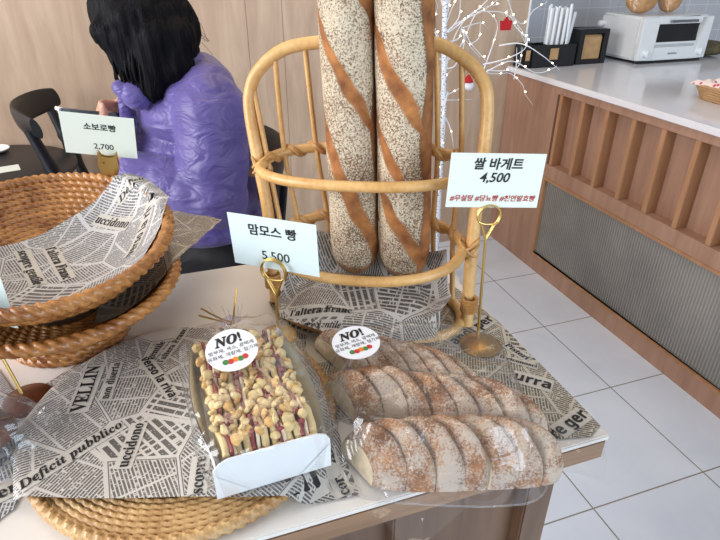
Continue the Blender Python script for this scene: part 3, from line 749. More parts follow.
# ------------------------------------------------------------ price cards and their holders
def Rcard(a, b, c):
    return Matrix.Rotation(rad(a), 3, 'Z') @ Matrix.Rotation(rad(b), 3, 'X') @ Matrix.Rotation(rad(c), 3, 'Y')
def price_card(c, rot, w, h, lines, label, mat='card'):
    R = Rcard(*rot); c = Vector(c); t = MB()
    t.box((-w/2, -.0004, -h/2), (w/2, .0004, h/2), 0); n0 = len(t.v)
    for (txt, size, x, z, bold, mi, al, sh) in lines:
        text_on(t, txt, size, lambda X, Y: (x+X+sh*Y, -.0007, z+Y), mi, bold, al)
    t.v = [tuple(c+R @ Vector(q)) for q in t.v]
    return tag(build('price_card', t, [mat, 'ink', 'redink'], smooth=False, weld=False), label, 'price card')
def drop_ring(c, R, r, stem_to, wire=.0012, gap=.0016):
    """two teardrop wire loops that pinch the card, running down into one stem"""
    c = Vector(c); mb = MB()
    for s_ in (-1, 1):
        pts = [c+R @ Vector((0, s_*gap, -r*2.3))]
        for i in range(25):
            a = rad(-52+284*i/24); pts.append(c+R @ Vector((r*cos(a), s_*gap, r*sin(a))))
        pts.append(c+R @ Vector((0, s_*gap, -r*2.3)))
        mb.tube(pts, wire, 8)
    arc = [c+R @ Vector((r*cos(rad(a)), -gap*1.5, -r*.30+r*.45*sin(rad(a)))) for a in range(200, 341, 14)]
    mb.tube(arc, wire*.8, 8)
    end = c+R @ Vector((0, 0, -r*2.3)); mb.tube([end, (end+Vector(stem_to))/2, stem_to], [wire*1.25, wire*1.5, wire*1.6], 10)
    return mb
RB = Rcard(-37.6, 4.2, 0)
price_card((.095, .582, 1.070), (-37.6, 4.2, 0), .110, .068, [('맘모스 빵', .0155, 0, .0155, .0004, 1, 'CENTER', 0), ('5,500', .0165, .001, -.0165, .0001, 1, 'CENTER', 0)],
           'pale blue-white price card reading 5,500 in front of the rattan rack', 'card_blue')
hb_ = thing('card_holder', 'thin brass ring stand holding the 5,500 price card behind the boxed sandwich', 'card holder', (.092, .588, T+.014))
build('wire_loop', drop_ring((.0920, .5795, 1.0375), RB, .0155, (.092, .586, T+.020)), 'gold', hb_)
build('base', MB().lathe([(.024, 0), (.024, .002), (.020, .0045), (.006, .0065)], (.092, .588, T+.0175), 36), 'gold', hb_)
price_card((.333, .511, 1.144), (-14.6, -1.05, 2.1), .105, .062, [('쌀 바게트', .0140, .001, .0185, .0004, 1, 'CENTER', .12), ('4,500', .0150, -.001, .0035, .0003, 1, 'CENTER', .2), ('#무설탕 #당뇨빵 #천연발효빵', .0078, 0, -.0205, .0002, 2, 'CENTER', .15)],
           'pale green-white price card reading 4,500 with red hashtags, right of the rattan rack')
RC = Rcard(-14.6, -1.05, 2.1)
hc = thing('card_holder', 'tall brass ring stand on a domed base holding the 4,500 price card', 'card holder', (.338, .508, T))
build('wire_loop', drop_ring((.3302, .5105, 1.103), RC, .0130, (.336, .511, T+.008)), 'gold', hc)
build('base', MB().lathe([(.026, 0), (.0265, .002), (.022, .005), (.012, .0075), (.004, .0085)], (.338, .506, T+.0022), 40), 'darkbrass', hc)
price_card((-.094, .883, 1.133), (-12.6, 14.7, 8.5), .099, .066, [('소보로빵', .0120, .002, .0130, .0003, 1, 'CENTER', 0), ('2,700', .0125, .004, -.018, .0001, 1, 'CENTER', 0)],
           'pale price card reading 2,700 clipped to the back rim of the upper basket')
RAm = Rcard(-12.6, 14.7, 8.5); ch = thing('card_holder', 'brass cat-shaped clip on the basket rim gripping the 2,700 price card', 'card holder', (-.092, .895, T+.15))
g = MB(); cc = Vector((-.0895, .8815, 1.094))
prof = [(-.0125, -.016), (-.0105, -.022), (.0105, -.022), (.0125, -.016), (.0145, -.004), (.0135, .006), (.0128, .018), (.0088, .0105), (.003, .009), (-.003, .009), (-.0088, .0105), (-.0128, .018), (-.0135, .006), (-.0145, -.004)]
for yy in (-.0032, .0022):
    n_ = len(prof); vv = [cc+RAm @ Vector((x, yy, z)) for x, z in prof]+[cc+RAm @ Vector((x, yy+.001, z)) for x, z in prof]
    g.add(vv, [tuple(range(n_)), tuple(range(n_, 2*n_))[::-1]]+[(i, (i+1) % n_, n_+(i+1) % n_, n_+i) for i in range(n_)])
build('clip_plate', g, 'gold', ch, smooth=False)
for sx in (-.006, .006): build('eye', MB().disc(cc+RAm @ Vector((sx, -.0042, .0)), .0016, RAm @ Vector((0, 1, 0)), 12), 'darkbrass', ch)
build('clip_jaw', MB().box((-.010, -.004, -.034), (.010, .006, -.021)), 'gold', ch, bevel=.0012).matrix_parent_inverse = Matrix.Identity(4)
jw = ch.children[-1]; jw.data.transform(Matrix.Translation(world_loc(ch))); jw.data.transform(Matrix.Translation(cc-world_loc(ch)))
price_card((-.2235, .6035, 1.0555), (-35, 0, 0), .11, .068, [('#천연발효빵', .0078, .052, -.0215, .0002, 2, 'RIGHT', .1)],
           'price card cut by the left picture edge, in front of the wicker baskets', 'card_blue')
hd = thing('card_holder', 'brass card stand on a dark red-brown round base by the left picture edge', 'card holder', (-.188, .574, T))
build('wire_loop', drop_ring((-.214, .5975, 1.030), Rcard(-35, 0, 0), .0130, (-.199, .580, T+.012)), 'gold', hd)
tag(build('base', MB().lathe([(.026, 0), (.027, .003), (.025, .006), (.015, .0085), (.004, .010)], (-.193, .574, T+.0035), 36), 'choc', hd), 'dark red-brown round base')

# ------------------------------------------------------------ boxed sandwich slices
SO = Vector((.044, .364, T+.0195)); SA = rad(2.5)
def sp(x, y, z):                                   # local frame of the box: x across, y towards the back
    return SO+Vector((x*cos(SA)-y*sin(SA), x*sin(SA)+y*cos(SA), z))
def smap(mb): mb.v = [tuple(sp(*q)) for q in mb.v]; return mb
bx = thing('sandwich_box', 'white paperboard tray in clear film holding crumb-topped bread slices, stickered NO!', 'food box', SO)
tr = MB(); W0, L0, HB = .0530, .178, .045
def side(sgn):
    def fn(u, v):
        y = .001+u*(L0-.002); bul = .010*sin(pi*u)
        return (sgn*(W0-.0045+bul*v-.0*(1-v)), y, .001+v*(HB-.004+.002*cos(2*pi*u)))
    return fn
for sgn in (-1, 1):
    a = MB(); a.grid(26, 5, side(sgn)); b_ = MB(); b_.grid(26, 5, lambda u, v: tuple(np.array(side(sgn)(u, v))+np.array((sgn*.0012, 0, 0))))
    tr.add(a.v, a.f); tr.add(b_.v, b_.f)
tr.box((-W0+.004, .001, 0), (W0-.004, L0, .0012)); tr.box((-W0+.004, L0-.0012, .001), (W0-.004, L0, HB-.006))
build('paper_tray', smap(tr), 'box', bx)
fp = MB(); n_ = 12; pr = [(-W0+.001, .0), (W0-.001, .0), (W0, .034), (W0-.004, .041), (W0-.012, .0445), (-W0+.014, .0445), (-W0+.006, .041), (-W0, .034)]
fp.add([(x, -.0014, z) for x, z in pr]+[(x, 0, z) for x, z in pr], [tuple(range(8)), tuple(range(8, 16))[::-1]]+[(i, (i+1) % 8, 8+(i+1) % 8, 8+i) for i in range(8)])
fp.add([(-W0, -.0022, .001), (-W0+.03, -.0022, .001), (-W0, -.0022, .03)], [(0, 1, 2)]); fp.add([(W0, -.0022, .001), (W0-.03, -.0022, .001), (W0, -.0022, .03)], [(0, 2, 1)])
build('front_flap', smap(fp), 'box', bx, smooth=False)
def film_s(u, v):
    a = 2*pi*u; k = v
    sx = abs(cos(a))**.5*(1 if cos(a) > 0 else -1); sy = abs(sin(a))**.42*(1 if sin(a) > 0 else -1)
    if k < .55: ss = 1; z = .0+.052*(k/.55)
    else: q = (k-.55)/.45; ss = cos(q*pi/2)**.75 if q < 1 else 0; z = .052+.015*sin(q*pi/2)
    rip = 1+.018*sin(9*a+3*k)+.012*sin(23*a)
    x = (.0600+.005*sin(pi*min(1, k*1.4)))*sx*ss*rip; y = .089+(.100*sy)*ss*(1+.01*sin(13*a))
    if sy > .85: z -= 0; y += .012*max(0, sy)*(1-abs(x)/.07)
    z += .0022*sin(x*160+y*70)*ss+.0018*sin(y*190-x*60)
    return (x, y, max(.0003, z))
fm = MB(); fm.grid(96, 26, film_s, closed_u=True); tag(build('film_wrap', smap(fm), 'film', bx), 'clear film wrap')
def sticker(par, c, nrm, r, upd):
    c = Vector(c); nrm = Vector(nrm).normalized(); upd = Vector(upd); upd = (upd-nrm*upd.dot(nrm)).normalized(); rgt = upd.cross(nrm).normalized()
    st = build('sticker', MB().disc(c, r, nrm, 48, th=.0004), 'sticker', par)
    pr = MB(); f = lambda X, Y: tuple(c+rgt*X+upd*Y+nrm*.0008)
    text_on(pr, serif('NO!', 'bi'), r*.62, lambda X, Y: f(X, Y+r*.46), 0, r*.02)
    text_on(pr, '방부제, 색소, 광택제', r*.215, lambda X, Y: f(X, Y+r*.06), 0); text_on(pr, '유화제, 개량제, 첨가제', r*.215, lambda X, Y: f(X, Y-r*.2), 0)
    for i, mi in enumerate((1, 2, 3, 1, 2)):
        q = c+rgt*(r*(-.38+.19*i))+upd*(-r*(.5+.03*(i % 2)))+nrm*.0006; pr.disc(q, r*.12, nrm, 16, mi, .0002)
    tag(build('sticker_print', pr, ['ink', 'green', 'reddot', 'orange'], st, smooth=False, weld=False), 'black NO! and small coloured dots')
sticker(bx, sp(-.012, .112, .0735), (-.06, -.30, 1), .0262, (-.12, 1, .2))
def lump(mb, c, r, mi=0): mb.ell(c, (r*random.uniform(.8, 1.25), r*random.uniform(.8, 1.25), r*random.uniform(.45, .8)), 8, 5, mi, Euler((random.random()*6, random.random()*6, random.random()*6)).to_matrix(), .12)
ww = .0205
snames = ['leftmost crumb-topped bread slice in the white box', 'second crumb-topped bread slice from the left in the white box', 'third crumb-topped bread slice from the left in the white box', 'rightmost crumb-topped bread slice in the white box']
for k in range(4):
    x0 = -.0435+k*.0222; t = thing('crumb_bread_slice', snames[k], 'bread slice', sp(x0+.01, .09, .0015), 'bread slices in the white box')
    def layer(xa, xb, z1, mat, nm, nseg=34, ph=0.0, mb=None):
        mb = MB(); V = []; n = nseg
        def top(y): return z1+.0022*sin(y*150+k*2+ph)+.0016*sin(y*370+k)-.010*max(0, (abs(y-.089)-.068)/.02)**2
        for i in range(n):
            y = .004+.168*i/(n-1); b2 = .0014*sin(y*90+k*3+ph)
            yc = y
            zt = top(y); rr_ = min(.003, (xb-xa)*.35)
            V += [(xa+b2, yc, .0018), (xa+b2, yc, zt-rr_), (xa+b2+rr_, yc, zt), (xb+b2-rr_, yc, zt), (xb+b2, yc, zt-rr_), (xb+b2, yc, .0018)]
        F = [(i*6+j, i*6+(j+1) % 6, (i+1)*6+(j+1) % 6, (i+1)*6+j) for i in range(n-1) for j in range(6)]+[tuple(range(6))[::-1], tuple(range((n-1)*6, n*6))]
        mb.add(V, F); smap(mb); return build(nm, mb, mat, t)
    layer(x0, x0+.0062, .049, 'sponge', 'bread_layer', ph=.3)
    tag(layer(x0+.0063, x0+.0098, .0505, 'jam', 'jam_layer', ph=1.1), 'dark red jam layer')
    layer(x0+.0099, x0+.0132, .0495, 'cream', 'cream_layer', ph=2.2)
    layer(x0+.0133, x0+.0200, .0485, 'sponge', 'bread_layer', ph=3.1)
    cr = MB()
    for i in range(40):
        yy = random.uniform(.008, .168); lump(cr, (x0+random.choice([random.uniform(-.001, .005), random.uniform(.013, .0205)]), yy, .0495+random.uniform(-.001, .003)-.010*max(0, (abs(yy-.089)-.068)/.02)**2), random.uniform(.0022, .0066), random.choice([0, 0, 1, 1, 1, 2]))
    tag(build('streusel', smap(cr), ['soboro', 'soboro_pale', 'sponge'], t), kind='stuff')
    ba = MB()
    for i in range(9): lump(ba, (x0+.010+random.uniform(-.004, .004), random.uniform(.01, .165), .052), random.uniform(.0024, .0042))
    for i in range(7): lump(ba, (x0+.008+random.uniform(-.004, .004), random.uniform(.02, .16), .0525), random.uniform(.003, .0055), 1)
    tag(build('jam_chunks', smap(ba), ['jam', 'soboro_pale'], t), kind='stuff')
    en = MB().box((x0-.0002, .001, .0015), (x0+.0202, .0075, .041)); build('browned_end', smap(en), 'toast' if k < 2 else 'sponge', t, bevel=.002)
# gathered end of the film and the twist tie
gt = MB(); ec = Vector((.020, .588, T+.05))
for i in range(9):
    a = -1.0+i*.25; gt.tube([sp(.0, .188, .042), sp(.010*sin(a*1.5), .198, .048), sp(.026*sin(a), .214, .054+.012*cos(i*1.9))], [.002, .0028, .0012], 5, flat=.4)
build('film_gather', gt, 'film', bx)
tw = MB(); tw.tube(bez([sp(-.034, .212, .058), sp(-.012, .206, .049), sp(.0, .198, .047), sp(.008, .212, .062), sp(.014, .222, .078)], 6), .0011, 7)
tw.tube(bez([sp(-.030, .220, .062), sp(-.010, .208, .050), sp(.002, .199, .048)], 6), .0011, 7)
build('twist_tie', tw, 'darkbrass', bx)

# ------------------------------------------------------------ bag of sliced loaves
LD = Vector((.86, -.51, 0)).normalized(); LBv = Vector((-.51, -.86, 0)).normalized()
def sliced_loaf(c, L, Wd, Hh, n, label, z0, seed, gap_at=None, skew=.85, ang=-25):
    rnd = random.Random(seed); c = Vector(c); LD = Vector((cos(rad(ang)), sin(rad(ang)), 0)); LBv = Vector((LD.y, -LD.x, 0)); cut = Vector((.30, -.954, 0)); skew = cut.dot(LD)/cut.dot(LBv)
    t = thing('sliced_loaf', label, 'loaf', (c.x, c.y, z0), 'sliced floured loaves in the clear bag')
    for k in range(n):
        s0 = -L/2+L*k/n; s1 = -L/2+L*(k+1)/n-.0007; off = rnd.uniform(-.0012, .0012)
        if gap_at is not None and k == gap_at: s1 -= .003
        ns, nth = 9, 30; V = []; lean = rnd.uniform(-.05, .05)+.10
        bulge = rnd.uniform(.96, 1.015)
        def P(s_, th, inset=1.0):
            q = 1-abs(2*s_/L)**5*.30
            u_ = (s_-(s0+s1)/2)/((s1-s0)/2); puff = (1-.16*abs(u_)**3+.06*u_)*bulge
            v = Wd/2*cos(th)*q*inset; h = Hh*max(0, sin(th))**.72*q*puff*inset if th <= pi else 0
            w_ = .0013*vnoise(s_*60+seed, th*4, 1, seed)+.0007*vnoise(s_*210, th*9, 1, seed)
            h = h+w_*sin(th)
            return c+LD*(s_+v*skew+off+h*lean)+LBv*v+Vector((0, 0, h-(c.z-z0)))
        for i in range(ns):
            s_ = s0+(s1-s0)*i/(ns-1)
            ins = .975 if i in (0, ns-1) else 1
            for j in range(nth+1): V.append(P(s_, pi*j/nth, ins))
        w_ = nth+1; F = [(i*w_+j, (i+1)*w_+j, (i+1)*w_+j+1, i*w_+j+1) for i in range(ns-1) for j in range(nth)]
        F += [(i*w_, i*w_+nth, (i+1)*w_+nth, (i+1)*w_) for i in range(ns-1)]
        mb = MB(); mb.add(V, F, 0)
        for i in (0, ns-1):
            mb.add(V[i*w_:(i+1)*w_], [tuple(range(w_)) if i == 0 else tuple(range(w_))[::-1]], 1 if (i == 0 and (k == 0 or k-1 == gap_at)) or (k == gap_at and i) else 0)
        build('slice', mb, ['slice', 'crumb'], t, autos=50)
    return t
sliced_loaf((.210, .482, 0), .165, .060, .048, 7, 'back loaf of the three sliced floured loaves in the clear bag', T+.0045, 3, ang=-38)
sliced_loaf((.220, .409, 0), .200, .062, .054, 8, 'middle loaf of the three sliced floured loaves in the clear bag', T+.0045, 5, ang=-27)
sliced_loaf((.209, .342, 0), .180, .064, .056, 7, 'front loaf of the three sliced floured loaves, overhanging the table edge', T+.0045, 8, gap_at=3, ang=-16)
pk = thing('bread_bag', 'large clear bag around three sliced floured loaves, with a round NO! sticker', 'bag of bread', (.22, .40, T+.004))
BCc = Vector((.217, .408, 0))
def film_b(u, v):
    a = 2*pi*u
    ca_, sa_ = cos(a), sin(a); sx = abs(ca_)**.45*(1 if ca_ > 0 else -1); sy = abs(sa_)**.45*(1 if sa_ > 0 else -1)
    q = v; rad_ = sin(min(1, q*1.0)*pi/2)
    # q=0 top centre, q=1 bottom rim
    e = q**.9
    lx = .112*sx*e; ly = .112*sy*e
    cxx = BCc+Vector((.93, -.36, 0))*lx+Vector((.30, .95, 0))*ly*(1.0)
    drop = max(0, (q-.66)/.34); dome = .064*(1-drop**1.9)
    dip = .006*cos(ly*2*pi/.08)*(1-drop); wv = .0022*sin(lx*120+ly*50)+.0016*sin(ly*180-lx*70)+.0025*sin(a*17)*drop*(1-drop)*3
    return (cxx.x, cxx.y, T+.0035+max(.0, dome+dip+wv*(1-drop*.6)))
fb = MB(); fb.grid(120, 34, film_b, closed_u=True)
tag(build('film', fb, 'film', pk), 'clear crinkled film')
ed = MB(); rim_ = [Vector(film_b(u/80, 1)) for u in range(80)]
ed.tube(rim_, .0009, 6, closed=True); build('bag_seam', ed, 'cello', pk)
fl_ = MB()
def flap(p0, p1, q0, q1, n1=14, n2=8, amp=.004):
    m_ = MB()
    def f(u, v):
        a = Vector(p0).lerp(Vector(p1), u); b = Vector(q0).lerp(Vector(q1), u); p = a.lerp(b, v)
        return p+Vector((0, 0, amp*sin(u*9+v*5)*v))
    m_.grid(n1, n2, f); return m_
ff = flap((.105, .355, T+.006), (.20, .29, T+.006), (.118, .325, T-.004), (.150, .282, T-.018)); build('loose_corner', ff, 'film', pk)
ff = flap((.300, .30, T+.006), (.345, .36, T+.006), (.352, .285, T-.004), (.385, .325, T+.004)); build('loose_corner', ff, 'film', pk)
ff = flap((.17, .53, T+.01), (.30, .49, T+.01), (.205, .566, T+.02), (.300, .523, T+.03)); build('loose_corner', ff, 'film', pk)
ff = flap((.100, .450, T+.045), (.150, .345, T+.050), (.097, .430, T+.0215), (.138, .322, T+.006), amp=.002); build('side_gusset', ff, 'film', pk)
sticker(pk, (.160, .478, T+.0690), (-.06, -.10, 1), .0265, (-.10, 1, .2))

# ------------------------------------------------------------ cellophane bag at the left edge
cb = thing('cellophane_bag', 'crinkled cellophane bag with a glossy dark brown bun at the left picture edge', 'bag of bread', (-.222, .51, T+.004))
def film_c(u, v):
    a = 2*pi*u; ca_, sa_ = cos(a), sin(a); sx = abs(ca_)**.6*(1 if ca_ > 0 else -1); sy = abs(sa_)**.6*(1 if sa_ > 0 else -1)
    q = v; rip = 1+.07*sin(5*a+2*q)+.04*sin(11*a); x = .062*sx*q*rip; y_ = .052*sy*q*rip; d = max(0, (q-.4)/.6)
    return (-.226+x, .512+y_, T+.0035+.046*(1-d**2)+.004*sin(x*210+y_*140)*(1-d)+.003*sin(x*90-y_*260)*(1-d*.5)+.003)
build('film', MB().grid(70, 24, film_c, closed_u=True), 'cello', cb)
bu = MB().ell((-.232, .512, T+.024), (.042, .034, .020), 26, 14, jit=.02)
tag(build('bun', bu, 'choc'), 'glossy dark brown bun inside the crinkled cellophane bag', 'bread')
build('tail', flap((-.175, .53, T+.02), (-.172, .495, T+.012), (-.150, .545, T+.030), (-.155, .490, T+.010), amp=.004), 'cello', cb)

# ------------------------------------------------------------ blobs grown into one surface
def blob(name, prims, voxel, mats, parent=None, smooth_it=6, post=None):
    """prims: ('c', p0, r0, p1, r1) tapered capsules or ('e', centre, radii[, rot]) ellipsoids; grown into one skin"""
    mb = MB()
    for p in prims:
        if p[0] == 'e': mb.ell(p[1], p[2], 24, 16, rot=p[3] if len(p) > 3 else None)
        else:
            a, ra, b, rb = Vector(p[1]), p[2], Vector(p[3]), p[4]; fl = p[5] if len(p) > 5 else 1
            n = 7; d = (b-a); L = d.length; dn = d.normalized(); pts = []; R = []
            for i in range(1, 6): q = i/6*pi/2; pts.append(a-dn*ra*cos(q)); R.append(ra*sin(q))
            for i in range(n+1): pts.append(a.lerp(b, i/n)); R.append(ra+(rb-ra)*i/n)
            for i in range(5, 0, -1): q = i/6*pi/2; pts.append(b+dn*rb*cos(q)); R.append(rb*sin(q))
            mb.tube(pts, R, 18, flat=fl)
    me = bpy.data.meshes.new('tmp'); me.from_pydata(mb.v, [], mb.f); ob = bpy.data.objects.new('tmp', me); COL.objects.link(ob)
    md = ob.modifiers.new('r', 'REMESH'); md.mode = 'VOXEL'; md.voxel_size = voxel
    md = ob.modifiers.new('s', 'SMOOTH'); md.factor = .5; md.iterations = smooth_it
    dg = bpy.context.evaluated_depsgraph_get(); dg.update(); em = bpy.data.meshes.new_from_object(ob.evaluated_get(dg)); bpy.data.objects.remove(ob)
    out = MB(); V = [v.co.copy() for v in em.vertices]
    if post:
        N_ = [v.normal.copy() for v in em.vertices]; V = [post(v, n) for v, n in zip(V, N_)]
    out.add(V, [tuple(p.vertices) for p in em.polygons]); bpy.data.meshes.remove(em)
    return build(name, out, mats, parent, weld=False, autos=80)

# ------------------------------------------------------------ seated person
PB = Vector((.10, 1.5, 0))
pe = thing('person', 'seated person with a black bob in a lavender puffer jacket, bent over a phone', 'person', PB)
hd_c = Vector((-.012, 1.492, 1.200))
HR = Matrix.Rotation(rad(-42), 3, 'Y')           # head pitched towards the phone (facing -x)
def hl(x, y, z): return hd_c+HR @ Vector((x, y, z))
hipc = Vector((.115, 1.5, .545))
body = [('e', hipc, (.12, .165, .10)), ('c', (.12, 1.5, .58), .105, (.115, 1.5, .85), .10), ('e', (.09, 1.5, .98), (.095, .15, .12)), ('e', (.075, 1.5, 1.06), (.07, .165, .05)),
        ('c', (.045, 1.497, 1.08), .050, tuple(hl(.02, 0, -.07)), .047),
        ('e', hl(0, 0, .01), (.092, .074, .104), HR), ('e', hl(-.018, 0, -.045), (.066, .058, .065), HR), ('c', hl(-.05, 0, -.095), .022, hl(-.02, 0, -.07), .04)]
# face: nose, brow, lips, ears
body += [('c', hl(-.083, 0, .008), .007, hl(-.104, 0, -.030), .011), ('e', hl(-.082, 0, -.062), (.013, .026, .009), HR), ('e', hl(-.085, 0, .028), (.012, .045, .010), HR)]
for s_ in (-1, 1): body += [('e', hl(.004, s_*.074, -.008), (.018, .009, .030), HR)]
def limb(a, ra, b, rb, c, rc): return [('c', a, ra, b, rb), ('c', b, rb, c, rc)]
wl, wr_ = Vector((-.100, 1.378, .915)), Vector((-.062, 1.560, .995))
body += limb((.085, 1.352, 1.055), .047, (.062, 1.305, .835), .040, wl, .026)
body += limb((.085, 1.648, 1.055), .047, (.020, 1.665, .850), .040, wr_, .026)
for sy in (-1, 1):
    body += limb((.10, 1.5+sy*.095, .535), .085, (-.31, 1.5+sy*.11, .545), .058, (-.30, 1.5+sy*.11, .11), .040)
    body += [('c', (-.29, 1.5+sy*.11, .05), .038, (-.43, 1.5+sy*.12, .03), .028)]
def hand(wrist, palm_c, fdir, ndir, curl, side):
    """palm, four unequal bent fingers and a side thumb; fdir = finger direction, ndir = palm normal"""
    f = Vector(fdir).normalized(); n = Vector(ndir); n = (n-f*n.dot(f)).normalized(); s_ = f.cross(n)*side; pc = Vector(palm_c); o = [('c', wrist, .024, pc-f*.025, .024)]
    for i, (ln, off) in enumerate(((.072, .030), (.080, .010), (.074, -.010), (.058, -.028))):
        b0 = pc-f*.02+s_*off*.7; b1 = pc+f*.035+s_*off
        o.append(('c', b0, .015, b1, .0105)); a1 = curl; d1 = f*cos(a1)+n*sin(a1); k1 = b1+d1*ln*.45; d2 = f*cos(a1*2.1)+n*sin(a1*2.1); k2 = k1+d2*ln*.32; d3 = f*cos(a1*2.9)+n*sin(a1*2.9)
        o += [('c', b1, .0095, k1, .0085), ('c', k1, .0085, k2, .0078), ('c', k2, .0078, k2+d3*ln*.23, .0068)]
    t0 = pc-f*.018+s_*.026; t1 = t0+s_*.020+f*.020+n*.010; t2 = t1+f*.024+n*.014
    return o+[('c', t0, .0135, t1, .0115), ('c', t1, .0115, t2, .0095)]
phc = Vector((-.160, 1.478, 1.036)); 
body += hand(wr_, (-.098, 1.530, 1.008), (-.85, -.35, .30), (-.1, -.9, .1), .55, 1)
body += hand(wl, (-.135, 1.405, .965), (-.5, .45, .75), (.3, .8, .2), .55, -1)
build_body = blob('body', body, .0072, 'skin', pe, 4)
for sy in (-1, 1):
    eye = MB().ell(hl(-.080, sy*.030, .010), .0115, 16, 10); e_ = build('eye', eye, 'white', build_body); build('iris', MB().ell(hl(-.0872, sy*.030, .008), (.0052, .0062, .0062), 12, 8), 'ink', e_)
# trousers and shoes
tr_ = [('e', hipc, (.140, .185, .115)), ('c', (.12, 1.5, .60), .12, (.12, 1.5, .70), .115)]
for sy in (-1, 1): tr_ += limb((.10, 1.5+sy*.10, .545), .103, (-.315, 1.5+sy*.115, .548), .076, (-.305, 1.5+sy*.112, .13), .058)
blob('trousers', tr_, .012, 'trousers', pe, 4)
for sy in (-1, 1): blob('shoe', [('c', (-.275, 1.5+sy*.11, .052), .050, (-.42, 1.5+sy*.122, .044), .042), ('c', (-.30, 1.5+sy*.11, .06), .045, (-.30, 1.5+sy*.11, .12), .05)], .009, 'black', pe, 3)
# puffer jacket
jk = [('e', (.060, 1.5, .80), (.160, .172, .105)), ('e', (.055, 1.5, .92), (.158, .168, .10)), ('e', (.065, 1.5, 1.02), (.130, .165, .085)), ('e', (.080, 1.5, 1.075), (.095, .180, .065)),
      ('c', (.10, 1.40, 1.075), .068, (.10, 1.60, 1.075), .068), ('e', (.118, 1.5, .96), (.095, .165, .15)), ('e', (.075, 1.5, .735), (.155, .175, .055))]
def sleeve(sh, el, wr0, r0, r1, r2, n1=3, n2=3):
    o = []; sh, el, wr0 = Vector(sh), Vector(el), Vector(wr0)
    for i in range(n1): a = sh.lerp(el, (i+.1)/n1); b = sh.lerp(el, (i+.9)/n1); q = r0+(r1-r0)*i/n1; o.append(('c', a, q, b, q*.985))
    for i in range(n2): a = el.lerp(wr0, (i+.05)/n2); b = el.lerp(wr0, (i+.9)/n2); q = r1+(r2-r1)*(i+.5)/n2; o.append(('c', a, q, b, q*.97))
    o.append(('c', sh, r0, el, r1*.95)); o.append(('c', el, r1, wr0, r2*.85)); return o
jk += sleeve((.100, 1.352, 1.045), (.085, 1.300, .855), wl+Vector((.010, -.002, .0)), .082, .072, .046)
jk += sleeve((.100, 1.648, 1.045), (.025, 1.668, .862), wr_+Vector((-.010, -.004, .008)), .080, .070, .044)
def jpost(v, n):
    w_ = .0050*abs(sin(v.z*30+1.2*sin(v.x*9)+v.y*3))**.6+.0016*sin(v.x*26+v.z*22+2.2*sin(v.y*12))
    return v+n*w_
jo = blob('jacket', jk, .0066, 'jacket', pe, 3, jpost)
# collar standing round the neck, open at the throat
col_ = MB(); pts = []; rr_ = []
for i in range(30):
    a = rad(-165+330*i/29); q = Vector((.022+.074*cos(a), 1.495+.088*sin(a), 1.128-.030*cos(a)*-.6-.028*(1-cos(a)))); pts.append(q); rr_.append(.024+.003*sin(i*2.1))
col_.tube(pts, rr_, 14, flat=.62); col_.ell((-.072, 1.415, 1.092), (.034, .030, .022), 18, 10, rot=Euler((0, rad(28), 0)).to_matrix(), jit=.05); col_.ell((-.056, 1.404, 1.082), (.036, .030, .030), 18, 10, rot=Euler((0, rad(40), 0)).to_matrix(), jit=.04); build('collar', col_, 'jacket', jo)
pts = [Vector((-.052-.006*sin(i), 1.452-.010*i/5*0, 1.098-.034*i)) for i in range(9)]
zp = MB(); zp.tube(bez([(-.060, 1.435, 1.118), (-.082, 1.44, 1.085), (-.088, 1.44, 1.03), (-.098, 1.44, .95), (-.104, 1.44, .86), (-.098, 1.44, .74)], 8), [.0135]*41, 10, flat=.5); build('placket', zp, 'jacket', jo)
# hair: a bob falling forward over the face
hair = [('e', hl(.020, 0, .040), (.100, .096, .103), HR), ('e', hl(.045, 0, -.006), (.078, .095, .095), HR)]
for s_ in (-1, 1):
    hair += [('c', hl(.000, s_*.078, .055), .036, hl(-.010, s_*.090, -.085), .030), ('c', hl(.030, s_*.074, .040), .038, hl(.012, s_*.086, -.090), .030), ('c', hl(-.055, s_*.062, .07), .028, hl(-.052, s_*.084, -.085), .024)]
hair += [('c', (-.06, 1.44, 1.20), .050, (-.045, 1.425, 1.110), .030), ('c', (.0, 1.41, 1.20), .050, (-.018, 1.400, 1.095), .030), ('c', (.05, 1.42, 1.20), .045, (.030, 1.40, 1.135), .034), ('c', (.060, 1.47, 1.23), .042, (.056, 1.44, 1.175), .034),
         ('c', (-.02, 1.405, 1.14), .030, (-.030, 1.412, 1.078), .014), ('c', (-.075, 1.45, 1.22), .036, (-.080, 1.44, 1.155), .020)]
def hpost(v, n):
    a = math.atan2(v.y-1.49, v.x+.0); return v+n*(.0022*sin(a*34+v.z*22)+.0013*sin(a*71-v.z*30))
ho = blob('hair', hair, .0072, 'hair', pe, 5, hpost)
hs = MB()
for i in range(110):
    a = random.uniform(-2.6, .5); r0 = .105; top = Vector((.0+r0*cos(a)*.95, 1.49+r0*sin(a)*.9, random.uniform(1.15, 1.22)))
    bot = Vector((-.015+(r0-.005)*cos(a)*random.uniform(.62, .88), 1.475+(r0+.002)*sin(a)*random.uniform(.75, .97), random.uniform(1.075, 1.12)+.04*max(0, cos(a))))
    md = (top+bot)/2+Vector((.012*cos(a), .012*sin(a), 0)); hs.tube(bez([top, md, bot], 4), [.0035, .004, .004, .0036, .003, .0025, .002, .0012, .0005], 5)
for i in range(6):
    a0 = Vector((.085, 1.44, 1.20+i*.006)); hs.tube(bez([a0, a0+Vector((.022, -.01, -.01+random.uniform(-.01, .01))), a0+Vector((.034+random.uniform(-.01, .012), -.012, -.03+random.uniform(-.02, .03)))], 4), .0004, 4)
tag(build('hair_strands', hs, 'hair', ho), kind='stuff')
ph = MB().box((-.075, -.037, -.004), (.075, .037, .004)); R_ = Euler((rad(-8), rad(13), rad(14))).to_matrix()
